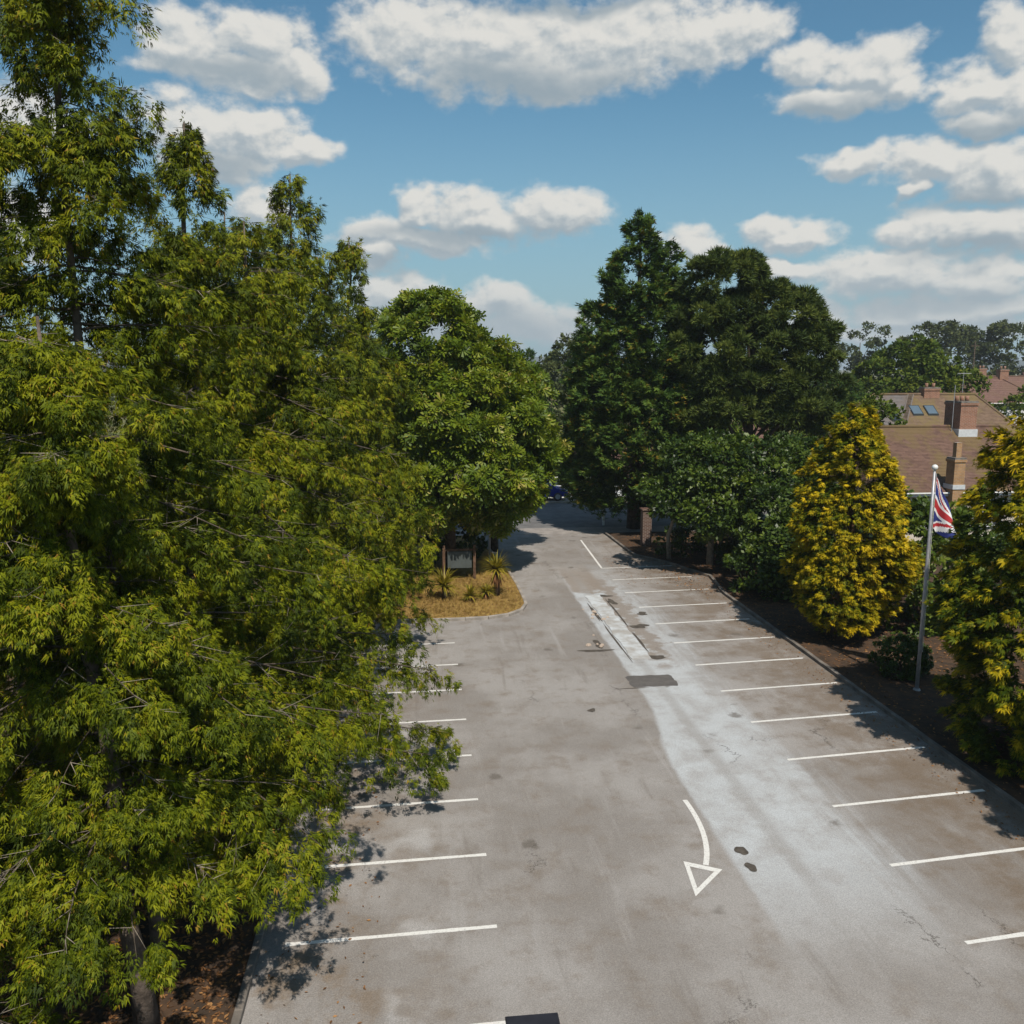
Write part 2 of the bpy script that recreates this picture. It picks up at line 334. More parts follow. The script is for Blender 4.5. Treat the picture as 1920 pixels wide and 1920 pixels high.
car_park = sheet('car_park', [(-2.75, -8), (16, -8), (16, 10), (13.2, 14), (13.15, 36), (13.6, 39), (12.2, 42.5), (11.2, 44), (11.0, 50.5), (-2.75, 50.5)], .004, M_tarmac)
sheet('footway', [(-60, 50.5), (60, 50.5), (60, 52.6), (-60, 52.6)], .010, M_pave)
sheet('street', [(-300, 52.6), (300, 52.6), (300, 62.6), (-300, 62.6)], .002, M_road)
sheet('far_footway', [(-300, 62.6), (300, 62.6), (300, 64.4), (-300, 64.4)], .10, M_pave)
# raised planting beds
sheet('left_bed', [(-40, -8), (-2.87, -8), (-2.87, 33.2), (-2.87, 50.3), (-40, 50.3)], .075, M_soil)
sheet('right_verge', [(13.32, 14), (16.2, 8), (60, 8), (60, 50.3), (11.2, 50.3), (11.35, 44), (12.4, 42.6), (13.75, 39), (13.3, 36)], .075, M_soil)
island_edge = [(-2.7, 33.1), (2.4, 33.15)] + arc(2.4, 35.25, 2.05, -88, 0, 8)[1:] + [(4.45, 38.3), (4.3, 42), (3.9, 46), (3.0, 50.3)]
sheet('island_bed', [(x - .06 if x > 0 else x, y + (.06 if y < 36 else 0)) for x, y in island_edge] + [(-2.86, 50.3), (-2.86, 33.16)], .085, M_bed)
def kerb(name, pts, mat, h=.12, w=.13):
    root = empty(name, (*pts[0], 0)); tag(root, kind='structure')
    # resample in stones of 0.9 m
    P = [Vector((x, y, 0)) for x, y in pts]; L = [0]
    for a, b in zip(P, P[1:]): L.append(L[-1] + (b - a).length)
    def at(s):
        for i in range(len(L) - 1):
            if s <= L[i + 1] or i == len(L) - 2: return P[i].lerp(P[i + 1], (s - L[i]) / (L[i + 1] - L[i]))
    n = max(1, round(L[-1] / .9)); base = None
    for k in range(n):
        a = at(L[-1] * k / n); b = at(L[-1] * (k + 1) / n); l = (b - a).length
        if base is None:
            base = MB().box(.004, .896, -w / 2, w / 2, -.05, h, .012).build('kerb_stone', mat, root); o = base
        else: o = base.copy(); link(o, root)
        o.location = a - P[0]; o.rotation_euler = (0, 0, math.atan2(b.y - a.y, b.x - a.x)); o.scale = (l / .9, 1, 1)
        o.location.z = random.Random(k).uniform(-.008, .006)
    return root
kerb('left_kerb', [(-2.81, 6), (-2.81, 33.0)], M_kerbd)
kerb('island_kerb', island_edge, M_kerb)
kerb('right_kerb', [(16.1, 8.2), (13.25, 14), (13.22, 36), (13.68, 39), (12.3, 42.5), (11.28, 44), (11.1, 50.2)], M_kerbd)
kerb('far_kerb', [(-30, 62.6), (45, 62.6)], M_kerb)

# painted markings: parts of the car park
def quadline(name, a, b, w, z=.009):
    a, b = Vector((*a, 0)), Vector((*b, 0)); d = (b - a).normalized(); n = Vector((-d.y, d.x, 0)) * w / 2
    rr = random.Random(int(a.y * 100)); K = 14; vs = []
    for i in range(K + 1):
        p = a.lerp(b, i / K); j = 1 + rr.uniform(-.16, .12)
        vs += [p + n * j, p - n * j]
    return MB().add([(v.x, v.y, z) for v in vs], [(2 * i, 2 * i + 1, 2 * i + 3, 2 * i + 2) for i in range(K)]).build(name, M_paint, car_park)
for i in range(-1, 8): quadline('parking_line', (1.28, 14.05 + 2.325 * i), (-2.35, 13.94 + 2.325 * i), .10)
for i in range(13):
    y = 12.72 + 2.39 * i
    quadline('parking_line', (9.2 - .02 * i, y), (13.05 - (.02 * i), y + .37 - .012 * i), .10)
quadline('parking_line', (8.98, 41.3), (9.3, 48.6), .10)
def arrow():
    mb = MB(); z = .009; w = .055
    pts = []
    P0, P1, P2 = Vector((5.95, 18.15)), Vector((6.05, 16.6)), Vector((5.56, 15.52))
    for i in range(13):
        t = i / 12; pts.append(P0 * (1 - t) ** 2 + P1 * 2 * t * (1 - t) + P2 * t * t)
    vs = []
    for i, p in enumerate(pts):
        d = (pts[min(i + 1, 12)] - pts[max(i - 1, 0)]).normalized(); n = Vector((-d.y, d.x)) * w
        vs += [(p.x + n.x, p.y + n.y, z), (p.x - n.x, p.y - n.y, z)]
    mb.add(vs, [(2 * i, 2 * i + 1, 2 * i + 3, 2 * i + 2) for i in range(12)])
    A = [Vector((5.16, 15.70)), Vector((5.83, 15.33)), Vector((5.03, 14.52))]; c = sum(A, Vector((0, 0))) / 3
    inn = [c + (a - c) * .62 for a in A]
    mb.add([(a.x, a.y, z + .0015) for a in A + inn], [(0, 1, 4, 3), (1, 2, 5, 4), (2, 0, 3, 5)])
    return mb.build('direction_arrow', M_paint, car_park)
arrow()
# concrete channel cover, patch and pot holes
yy = 27.85
for k, l in enumerate((3.3, 2.9, 2.35)):
    rr = random.Random(k + 5); x0 = 7.14 + .02 * k; x1 = 7.80 + .01 * k
    vs = [(x0, yy), (x1, yy + .02)]
    for i in range(1, 7): vs.append((x1 + rr.uniform(-.05, .04), yy + l * i / 7))
    vs += [(x1, yy + l - .05), (x0 + .02, yy + l - .04)]
    for i in range(6, 0, -1): vs.append((x0 + rr.uniform(-.04, .04) * (1.6 if k == 2 else 1), yy + l * i / 7))
    n = len(vs)
    MB().add([(x, y, .024) for x, y in vs] + [(x, y, -.02) for x, y in vs],
             [tuple(range(n))] + [(i, n + i, n + (i + 1) % n, (i + 1) % n) for i in range(n)]).build('concrete_slab', M_slab, car_park)
    yy += l
def blob(name, cx, cy, rx, ry, mat, z, seed, n=18, sq=False, jag=.18, ang=0):
    rr = random.Random(seed); vs = []
    for i in range(n):
        a = 2 * math.pi * i / n; c, s = math.cos(a), math.sin(a)
        if sq: k = 1 / max(abs(c), abs(s))
        else: k = 1
        k *= 1 + (rr.uniform(-jag, jag) if sq else jag * (.6 * math.sin(2 * a + seed) + .4 * math.sin(3 * a + seed * 1.7) + .3 * math.sin(5 * a + seed * 2.3))); x, y = rx * c * k, ry * s * k
        vs.append((cx + x * math.cos(ang) - y * math.sin(ang), cy + x * math.sin(ang) + y * math.cos(ang), z))
    return MB().add(vs, [tuple(range(n))]).build(name, mat, car_park)
blob('asphalt_patch', 7.25, 25.78, .74, .50, M_patch, .0095, 3, 30, True, .05)
M_hole = simple('stained tarmac', (.10, .085, .070), .9, .4, 6, .6, 40, .2)
for k, (x, y, rx, ry) in enumerate([(6.45, 15.95, .12, .17), (6.42, 15.35, .10, .16), (6.35, 29.6, .16, .42), (8.9, 33.3, .22, .22), (8.35, 31.6, .35, .25), (7.9, 29.8, .04, 1.3), (7.04, 33.6, .06, 1.4),
                                 (7.06, 30.0, .035, 2.0), (8.0, 28.0, .38, .18), (7.93, 33.6, .05, 1.6), (6.5, 25.2, .5, .025), (4.9, 23.6, .1, .14), (6.1, 28.9, .5, .14), (7.95, 36.2, .3, .2), (8.1, 35.2, .16, .4)]):
    blob('worn_spot', x, y, rx, ry, M_hole, .0105 if k < 5 else .011, k + 40, 28, False, .20 if k < 2 else .38)
M_rub = simple('broken concrete', (.50, .40, .32), .9, .3, 8, .5, 30, .2)
rr = random.Random(8)
for k in range(14):
    x, y = ((6.3, 29.5) if k < 6 else (7.0, 33.2)); x += rr.gauss(0, .22); y += rr.gauss(0, .45); s = rr.uniform(.05, .13)
    mb = MB(); n = 6; top = [(s * rr.uniform(.6, 1) * math.cos(2 * math.pi * i / n), s * rr.uniform(.6, 1) * math.sin(2 * math.pi * i / n)) for i in range(n)]
    mb.add([(a, b, 0) for a, b in top] + [(a * .7, b * .7, s * .45) for a, b in top], [tuple(range(n, 2 * n))] + [(i, (i + 1) % n, n + (i + 1) % n, n + i) for i in range(n)])
    o = mb.build('rubble_piece', M_rub, car_park); o.location = (x, y, .01)

# ------------------------------------------------------------------ foliage machinery
def nrm(a): return a / np.maximum(np.linalg.norm(a, axis=-1, keepdims=True), 1e-9)
def tri_lobes(L, curl):
    tri = []
    for (b, e, w) in L:
        b = np.array(b, float); e = np.array(e, float); d = (e - b) / np.linalg.norm(e - b); n = np.array([-d[1], d[0]]) * w
        f = lambda q: [q[0], q[1], -curl * (q[0] ** 2 + q[1] ** 2)]
        m = b + (e - b) * .3
        tri.append([f(m - n), f(m + n), f(e)])
    return np.array(tri)
def T_spray4(seed):     # small feathery spray
    rg = random.Random(seed + 30); L = [((rg.uniform(-.1, .1), .1), (rg.uniform(-.2, .2), 1), .095)]
    for sd, t in ((-1, .0), (1, .12), (rg.choice((-1, 1)), .40)):
        l = .72 * (1 - .4 * t) * rg.uniform(.7, 1.2); a = R(rg.uniform(24, 60)); L.append(((0, t - .1), (sd * l * math.sin(a), t + l * math.cos(a)), .095))
    return tri_lobes(L, rg.uniform(.15, .6))
def T_spray5(seed):     # coarser spray for trees further off
    rg = random.Random(seed); L = [((0, -.15), (rg.uniform(-.12, .12), 1), .10)]
    for t in (.05, .42):
        for sd in (-1, 1):
            l = .6 * (1 - .4 * t) * rg.uniform(.7, 1.25); a = R(rg.uniform(26, 52)); L.append(((0, t - .1), (sd * l * math.sin(a), t + l * math.cos(a)), .11))
    return tri_lobes(L, rg.uniform(.15, .5))
def T_spray(seed):      # flat drooping conifer spray, axis +Y, normal +Z; irregular side shoots
    rg = random.Random(seed); L = [((0, -.15), (rg.uniform(-.15, .15), 1), .055)]
    for t in (.02, .30, .56):
        for sd in (-1, 1):
            l = .56 * (1 - .4 * t) * rg.uniform(.6, 1.25); a = R(rg.uniform(26, 52)); tt = t + rg.uniform(-.08, .10)
            L.append(((0, tt - .06), (sd * l * math.sin(a), tt + l * math.cos(a)), .062 * rg.uniform(.8, 1.2)))
    return tri_lobes(L, rg.uniform(.15, .5))
def T_fan(seed):        # broad cypress fan
    rg = random.Random(seed)
    return tri_lobes([((0, -.2), (l * math.sin(R(a)), l * math.cos(R(a))), .13) for a, l in ((rg.uniform(-9, 9), 1), (-30, .9), (30, .85), (-58, .66), (58, .7), (rg.uniform(-20, 20), .8))], rg.uniform(.2, .5))
def T_tuft(seed, n=7):
    rg = np.random.default_rng(seed); tri = []
    for i in range(n):
        d = nrm(np.array([rg.normal(0, .6), 1.0, rg.normal(0, .6)])); o = nrm(np.cross(d, rg.normal(size=3))) * .095
        b = d * .12; e = d * rg.uniform(.75, 1.05); tri.append([b - o, b + o, e])
    return np.array(tri)
def T_palmate(seed):
    rg = random.Random(seed); tri = []
    for a, l in ((0, 1), (-42, .92), (42, .92), (-88, .7), (88, .7)):
        a += rg.uniform(-8, 8); d = np.array([math.sin(R(a)), math.cos(R(a))]); n = np.array([-d[1], d[0]]) * .19; l *= rg.uniform(.85, 1.1)
        f = lambda q: [q[0], q[1], -.42 * (q[0] ** 2 + q[1] ** 2)]
        tri.append([f(d * .03), f(d * l * .88 - n), f(d * l + n * .6)])
    return np.array(tri)
def T_leaves(seed, n=3):
    rg = np.random.default_rng(seed); tri = []
    for i in range(n):
        d = nrm(np.array([rg.normal(0, .8), 1 - .3 * i / n, rg.normal(0, .4)])); sd = nrm(np.cross(d, [0, 0, 1.0])) * .24
        b = d * .10 * i / n; e = b + d * .85; m = b + d * .42
        tri.append([b, m - sd, e]); tri.append([b, e, m + sd])
    return np.array(tri)
SPRAY, FAN, TUFT, PALMATE, LEAVES = ([f(k) for k in range(5)] for f in (T_spray, T_fan, T_tuft, T_palmate, T_leaves))
SPRAY4 = [T_spray4(k) for k in range(8)]; SPRAY5 = [T_spray5(k) for k in range(5)]; LEAVES2 = [T_leaves(k, 2) for k in range(5)]; LEAVES1 = [T_leaves(k, 1) for k in range(5)]
def scatter(name, P, D, Nn, Sc, tint, tmpl, mat, parent, rg, lobe_var=.10):
    """instances of a small leaf template merged into one foliage mesh"""
    D = nrm(D); X = nrm(np.cross(D, Nn)); Z = np.cross(X, D)
    Rm = np.stack([X, D, Z], axis=-1)                       # columns
    if isinstance(tmpl, np.ndarray): tmpl = [tmpl]
    tmpl = np.stack(tmpl); n, k = len(P), tmpl.shape[1]
    T = tmpl[rg.integers(0, len(tmpl), n)]
    V = np.einsum('nij,nkvj->nkvi', Rm, T) * Sc[:, None, None, None] + P[:, None, None, :]
    tt = np.clip(tint[:, None] + rg.normal(0, lobe_var, (n, k)), 0, 1)
    tt = np.repeat(tt.reshape(-1), 3)
    F = np.arange(n * k * 3).reshape(-1, 3)
    return mesh_np(name, V.reshape(-1, 3), F, mat, parent, tt)
def sticks(name, A, B, ra, rb, mat, parent, sides=4):
    """many straight tapered sticks as one mesh"""
    A = np.asarray(A, float); B = np.asarray(B, float); d = nrm(B - A); u = nrm(np.cross(d, [.31, .17, .93])); v = np.cross(d, u)
    ra = np.broadcast_to(ra, len(A)); rb = np.broadcast_to(rb, len(A)); an = 2 * math.pi * np.arange(sides) / sides
    ring = np.cos(an)[None, :, None] * u[:, None, :] + np.sin(an)[None, :, None] * v[:, None, :]
    V = np.concatenate([A[:, None] + ring * ra[:, None, None], B[:, None] + ring * rb[:, None, None]], 1).reshape(-1, 3)
    F = []
    for k in range(sides): j = (k + 1) % sides; F.append([k, j, sides + j, sides + k])
    F = (np.array(F)[None] + (np.arange(len(A)) * 2 * sides)[:, None, None]).reshape(-1, 4)
    return tag(mesh_np(name, V, F, mat, parent), kind='stuff')
def trunk(root, H, r0, lean=(0, 0), mat=M_bark, seed=0, wob=.09, rtop=.018):
    rg = random.Random(seed); K = 10; pts = []; rad = []
    for i in range(K + 1):
        t = i / K; pts.append((lean[0] * t + rg.uniform(-wob, wob) * (t > 0), lean[1] * t + rg.uniform(-wob, wob) * (t > 0), H * t - (.15 if i == 0 else 0)))
        rad.append(r0 * (1 - t) ** .8 * (1.35 if i == 0 else 1) + rtop)
    MB().tube(pts, rad, 9).build('trunk', mat, root, True)
    P = np.array(pts)
    return lambda z: np.stack([np.interp(z, P[:, 2], P[:, k]) for k in (0, 1)] + [np.asarray(z, float)], -1)

def bough_conifer(name, label, base, H, rad, seed, n_br, n_fr, z0=1.0, lean=(0, 0), size=.34, top_pow=.8, mat=M_cedar, group=None,
                  droop=.22, tilt=0.0, back=.45, tw=.30, hang=1.0, tmpl=SPRAY, barkm=M_barkc, top_thin=.0, tr=.14, twig_n=560, minr=.25, tint0=.5, one_sided=None, per=30, ts=.26, fill=.5):
    """conifer with real boughs; foliage sprays hang from the boughs"""
    rg = np.random.default_rng(seed)
    root = empty(name, base, label, 'tree', group)
    cen = trunk(root, H - .25, tr, lean, barkm, seed)
    u = np.sort(rg.uniform(0, 1, n_br) ** 1.05); zb = z0 + (H - .15 - z0) * u
    az = np.arange(n_br) * 2.399 + rg.normal(0, .5, n_br)
    env = rad * np.maximum((1 - u) ** top_pow, 0) * np.minimum(1, .72 + 1.6 * u) + minr * (1 - u * .7)
    L = env * np.where(u > .55, rg.uniform(.45, 1.30, n_br), rg.uniform(.62, 1.12, n_br))
    if one_sided is not None:                                # longer boughs towards the light
        L *= 1 + one_sided[1] * np.cos(az - one_sided[0])
    O = cen(zb); dirh = np.stack([np.cos(az), np.sin(az), 0 * az], -1); lat = np.stack([-np.sin(az), np.cos(az), 0 * az], -1)
    bend = rg.normal(0, .16, n_br)
    dr = droop * rg.uniform(.5, 1.4, n_br); ti = tilt + rg.normal(0, .08, n_br) + .45 * np.clip(u - .6, 0, 1)
    def bp(i, s):
        s_ = s[:, None]; l = L[i][:, None]
        return O[i] + dirh[i] * l * s_ + lat[i] * l * bend[i][:, None] * s_ ** 2 + np.array([0, 0, 1.0]) * l * (ti[i][:, None] * s_ - dr[i][:, None] * (1.9 * s_ ** 2 - .95 * s_ ** 3))
    # bough tubes
    A, B, ra, rb = [], [], [], []
    K = 6; idx = np.arange(n_br)
    for k in range(K):
        a = bp(idx, np.full(n_br, k / K)); b = bp(idx, np.full(n_br, (k + 1) / K)); A.append(a); B.append(b)
        r0 = np.clip(.009 * L, .007, .045); ra.append(r0 * (1 - k / K * .85)); rb.append(r0 * (1 - (k + 1) / K * .85))
    sticks('bough', np.concatenate(A), np.concatenate(B), np.concatenate(ra), np.concatenate(rb), M_barkp if H < 1 else M_barkb, root)
    # which boughs carry foliage: weight by length, fewer on the side away from the road
    facing = nrm(np.array([[2.0, -3.0]]) - 0)[0]
    face = dirh[:, 0] * .62 + dirh[:, 1] * -.78
    w = (L + .22 * (u > .6)) ** 1.2 * (1 + fill * (u > .5)) * (back + (1 - back) * (face > -.25)); w = w / w.sum()
    nc = max(60, n_fr // per); ic = rg.choice(n_br, nc, p=w); s = np.where(u[ic] > .45, rg.uniform(.02, 1.02, nc), .05 + .97 * rg.beta(1.6, 1.0, nc)); sg = rg.choice([-1.0, 1.0], nc)
    nt = 9; st = np.clip((np.floor(s * nt) + .5 + .3 * np.sin(ic * 7.1)) / nt, .06, 1)
    fc = rg.uniform(0, 1, nc) ** .75
    wl = L[ic] * tw * (1.15 - .75 * st) + .10
    twd = nrm(lat[ic] * sg[:, None] * .85 + dirh[ic] * .6 + np.array([0, 0, -.12]))
    Pc = bp(ic, st) + twd * (wl * fc)[:, None] + np.array([0, 0, -1.0]) * (wl * fc ** 2 * .25)[:, None] + rg.normal(0, .05, (nc, 3))
    csz = ts * rg.uniform(.55, 1.5, nc); ctint = rg.normal(0, .19, nc)
    k = rg.integers(0, nc, n_fr); i = ic[k]; f = fc[k]; dn = rg.beta(1.1, 1.5, n_fr)
    hd = nrm(twd[k] * .7 + dirh[i] * .6 + rg.normal(0, .75, (n_fr, 3)) * [1, 1, .25])
    P = Pc[k] + hd * (csz[k] * (.12 + .50 * rg.random(n_fr)))[:, None] + np.array([0, 0, -1.0]) * (csz[k] * 1.9 * dn * hang)[:, None]
    D = hd * (.75 - .35 * dn)[:, None] + dirh[i] * .25 + np.array([0, 0, -1.0]) * (hang * (.15 + .95 * dn))[:, None] + rg.normal(0, .22, (n_fr, 3))
    Nn = hd * .8 + np.array([0, 0, .75]) + rg.normal(0, .35, (n_fr, 3))
    Sc = size * rg.uniform(.55, 1.25, n_fr)
    bt = rg.normal(0, .13, n_br)
    tint = tint0 + bt[i] + ctint[k] + .14 * (f - .5) + rg.normal(0, .11, n_fr)
    tint = np.minimum(tint, .80); brown = rg.random(n_fr) < .010; tint[brown] = .99
    scatter('crown', P, D, Nn, Sc, np.clip(tint, 0, 1), tmpl, mat, root, rg)
    # bare grey twigs poking through
    if twig_n:
        j = rg.choice(n_br, twig_n, p=w); s2 = rg.uniform(.25, 1.0, twig_n); a = bp(j, s2); sg2 = rg.choice([-1.0, 1.0], twig_n)
        l2 = (L[j] * tw * (1.1 - .7 * s2) + .1) * rg.uniform(.5, 1.15, twig_n)
        d2 = nrm(lat[j] * sg2[:, None] * .8 + dirh[j] * .6 + rg.normal(0, .3, (twig_n, 3)) + np.array([0, 0, -.1]))
        sticks('twig', a, a + d2 * l2[:, None], .006, .002, M_barkp, root, 3)
    return root

def inside(P, lobes, shrink):
    m = np.zeros(len(P), bool)
    for c, r in lobes: m |= (((P - np.array(c)) / (np.array(r) * shrink)) ** 2).sum(-1) < 1
    return m
def lobe_tree(name, label, base, lobes, seed, n_cl, n_leaf, cl=.6, size=.3, tmpl=PALMATE, mat=M_chest, cat='tree', group=None, H=None, tr=.25,
              barkm=M_bark, up=.5, out=.9, flat=.75, jit=.5, tint0=.45, zmin=None, trunks=None, tvar=.14, rag=.06):
    """broadleaf / pine crown: clumps over the skin of several lobes (coordinates relative to the base)"""
    rg = np.random.default_rng(seed); root = empty(name, base, label, cat, group)
    top = max(c[2] for c, r in lobes)
    for k, (dx, dy, r) in enumerate(trunks or [(0, 0, tr)]):
        a = MB(); pts = [(dx, dy, -.15), (dx * 1.05, dy, top * .25), (dx * .8, dy * .8, top * .55), (0, 0, top * .9)]
        a.tube(pts, [r * 1.3, r, r * .75, r * .3], 9).build('trunk', barkm, root, True)
    A = []; B = []
    for c, r in lobes:
        c = np.array(c); s = np.array([0, 0, max(.3, min(top * .6, c[2] * .6))]); A += [s, s + (c - s) * .5]; B += [s + (c - s) * .5 + [0, 0, .12], c]
    sticks('limb', np.array(A), np.array(B) + 1e-4, tr * .42, tr * .25, barkm, root, 5)
    vol = np.array([(r[0] * r[1] + r[1] * r[2] + r[0] * r[2]) for c, r in lobes]); w = vol / vol.sum()
    C = []; O = []
    while sum(len(c) for c in C) < n_cl:
        i = rg.choice(len(lobes), n_cl, p=w); d = nrm(rg.normal(size=(n_cl, 3)) + [.1, -.25, .25])
        c = np.array([lobes[k][0] for k in i]); r = np.array([lobes[k][1] for k in i])
        p = c + d * r * rg.uniform(.70, 1.06 + rag, (n_cl, 1)); ok = ~inside(p, lobes, .80)
        if zmin is not None: ok &= p[:, 2] > zmin
        C.append(p[ok]); O.append(nrm(d / r)[ok])
    C = np.concatenate(C)[:n_cl]; O = np.concatenate(O)[:n_cl]
    crad = cl * rg.uniform(.6, 1.35, n_cl); ct = rg.normal(0, tvar, n_cl)
    i = rg.integers(0, n_cl, n_leaf)
    ax = nrm(O[i] * out + np.array([0, 0, up]))
    d = nrm(rg.normal(size=(n_leaf, 3)) + ax * .9)
    off = d * crad[i][:, None] * rg.uniform(.45, 1.0, (n_leaf, 1)); off[:, 2] *= flat
    P = C[i] + off
    D = d * .8 + ax * .3 + rg.normal(0, jit, (n_leaf, 3)) + np.array([0, 0, -.15])
    Nn = ax + d * .5 + rg.normal(0, jit * .8, (n_leaf, 3)) + np.array([0, 0, .3])
    tint = np.clip(tint0 + ct[i] + rg.normal(0, .14, n_leaf) + .10 * (d * ax).sum(-1), 0, 1)
    scatter('crown', P, D, Nn, size * rg.uniform(.6, 1.25, n_leaf), tint, tmpl, mat, root, rg)
    return root
def plume_tree(name, label, base, prof, H, seed, n_cl, n_fr, size=.3, cl=.55, tmpl=FAN, mat=M_gold, group=None, tint_out=.8, tint_in=.15, up=.5, trunks=((0, 0, .2),),
               barkm=M_barkr, z0=.3, lump=.16, leaders=None, droop=.2, cat='tree', tint_dir=None, squash=1.0, jit=.32, back=.5):
    """dense conifer built from plumes over a profile of revolution; prof: list of (z/H, radius)"""
    rg = np.random.default_rng(seed); root = empty(name, base, label, cat, group)
    pz = np.array([p[0] for p in prof]) * H; pr = np.array([p[1] for p in prof])
    for (dx, dy, r) in trunks:
        MB().tube([(dx * 1.15, dy * 1.15, -.15), (dx, dy, H * .2), (dx * .3, dy * .3, H * .6), (0, 0, H * .93)], [r * 1.4, r, r * .6, r * .15], 9).build('trunk', barkm, root, True)
    lead = leaders or [(0, 0, 0, H, 1.0)]                    # dx, dy, zstart, ztop, radius scale
    zz = np.linspace(z0, H * .985, 400); area = np.interp(zz, pz, pr) + .12; cdf = np.cumsum(area); cdf /= cdf[-1]
    z = np.interp(rg.random(n_cl), cdf, zz); th = rg.uniform(0, 2 * math.pi, n_cl)
    face = np.cos(th) * .5 - np.sin(th) * .86; keep = (face > -.3) | (rg.random(n_cl) < back); z = z[keep]; th = th[keep]; n_cl = len(z)
    a1, a2, a3 = rg.uniform(0, 6, 3)
    lump_f = 1 + lump * (np.sin(3 * th + a1 + z * .9) * .5 + np.sin(5 * th - z * 1.7 + a2) * .35 + np.sin(2 * z + 2 * th + a3) * .4) + rg.normal(0, .06, n_cl)
    r = np.interp(z, pz, pr) * lump_f
    dh = np.stack([np.cos(th), np.sin(th) * squash, 0 * th], -1)
    C = dh * r[:, None]; C[:, 2] = z
    for (dx, dy, zs, zt, sc) in (leaders or []):
        m = rg.random(n_cl) < 1.0 / len(lead); f = np.clip((z - zs) / (zt - zs), 0, 1) * m
        C[:, 0] += dx * f; C[:, 1] += dy * f; C[m, 2] *= zt / H
    ctint = rg.normal(0, .10, n_cl)
    i = rg.integers(0, n_cl, n_fr)
    f = rg.beta(1.6, 1.1, n_fr)                              # 0 inner, 1 at the tip of the plume
    ax = nrm(dh[i] + np.array([0, 0, up]) + rg.normal(0, .12, (n_fr, 3)))
    cs = cl * (0.55 + .45 * np.minimum(1, r[i] / (pr.max() * .5 + 1e-6))) 
    side = rg.normal(0, .34, (n_fr, 3)) * (cs * (1.05 - .75 * f))[:, None]
    P = C[i] + ax * (cs * (f * 1.5 - 1.0))[:, None] + side; P[:, 2] -= droop * cs * f ** 2
    D = ax * .9 + rg.normal(0, jit, (n_fr, 3)) + np.array([0, 0, -droop]) * f[:, None]
    Nn = np.array([0, 0, 1.0]) + dh[i] * .7 + rg.normal(0, .45, (n_fr, 3))
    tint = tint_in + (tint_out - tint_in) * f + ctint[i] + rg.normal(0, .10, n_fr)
    if tint_dir is not None: tint = tint + tint_dir(C[i])
    scatter('crown', P, D, Nn, size * rg.uniform(.6, 1.25, n_fr), np.clip(tint, 0, 1), tmpl, mat, root, rg)
    return root

# ------------------------------------------------------------------ left row of cedars
GL = 'cedars along the left side of the car park'
RT = -.35     # azimuth towards the open car park
CE = dict(group=GL, tmpl=SPRAY4, hang=.72)
bough_conifer('cedar_tree', 'tallest cedar at far left, grey leader running out of the photo', (-4.35, 13.7, 0), 18.4, 4.1, 11, 175, 98000, 3.0, (-1.0, .6), .125, 1.12, droop=.26, one_sided=(RT, .0), minr=.42, tr=.085, fill=1.2, **CE)
bough_conifer('cedar_tree', 'cedar with branches hanging over the bottom left kerb', (-4.1, 12.2, 0), 10.6, 2.5, 12, 75, 66000, 2.5, (-.6, -.2), .115, .5, one_sided=(RT, -.10), **CE)
bough_conifer('cedar_tree', 'cedar with a thin ragged spire, second from the tall left one', (-4.35, 18.8, 0), 14.7, 4.8, 13, 130, 92000, 1.9, (-.1, 0), .14, .98, one_sided=(RT, .12), minr=.3, **CE)
bough_conifer('cedar_tree', 'low broad cedar in the middle of the left row', (-4.2, 23.6, 0), 13.6, 4.6, 14, 110, 54000, 1.5, (0, 0), .18, .6, one_sided=(RT, .08), per=26, ts=.30, **CE)
bough_conifer('cedar_tree', 'cedar with bushy pointed top against the clouds, left of centre', (-3.95, 29.3, 0), 15.9, 4.5, 15, 190, 54000, 1.0, (.15, 0), .20, .72, one_sided=(RT, .08), twig_n=260, per=26, ts=.32, **CE)
bough_conifer('cedar_tree', 'last cedar of the left row with a leaning spike beside the chestnut', (-3.3, 36.5, 0), 15.0, 3.3, 16, 150, 26000, 1.0, (.9, .2), .25, .72, twig_n=100, minr=.4, per=24, ts=.36, **CE)
bough_conifer('cedar_tree', 'cedar filling the lower left corner of the photo', (-7.9, 10.2, 0), 11.5, 3.7, 17, 80, 60000, 1.0, (-.2, .2), .125, .7, twig_n=260, **CE)
bough_conifer('cedar_tree', 'cedar behind the tall left one, cut by the left edge', (-8.6, 17.2, 0), 13.2, 4.0, 18, 100, 17000, .8, (.2, 0), .30, .6, twig_n=80, per=22, ts=.36, **CE)
bough_conifer('cedar_tree', 'rounded cedar top between the two spires of the left row', (-5.6, 26.0, 0), 14.2, 3.6, 19, 120, 22000, 1.0, (.5, 0), .25, .45, twig_n=100, per=22, ts=.36, **CE)

# ------------------------------------------------------------------ chestnuts
lobe_tree('chestnut_tree', 'broad horse chestnut with yellowing leaves over the entrance', (1.6, 41.8, 0),
  [((0, 0, 7.2), (3.4, 3.4, 3.6)), ((-.9, -.4, 10.6), (2.0, 2.2, 2.2)), ((2.3, -.6, 6.4), (2.3, 2.5, 2.4)), ((-2.2, -.8, 7.4), (1.9, 2.4, 2.6)), ((1.2, -1.6, 4.8), (2.6, 2.2, 2.0)), ((3.1, 0, 4.4), (1.3, 1.8, 1.5)), ((-1.0, -1.6, 4.8), (2.2, 2.0, 2.0)), ((.9, -.8, 9.2), (2.0, 2.0, 1.8)), ((-1.9, -1.2, 3.4), (1.5, 1.6, 1.5)), ((2.2, -.6, 3.6), (1.8, 1.6, 1.3))],
  21, 470, 29000, .55, .33, PALMATE, M_chest, H=12.6, tr=.24, up=.7, tint0=.50)
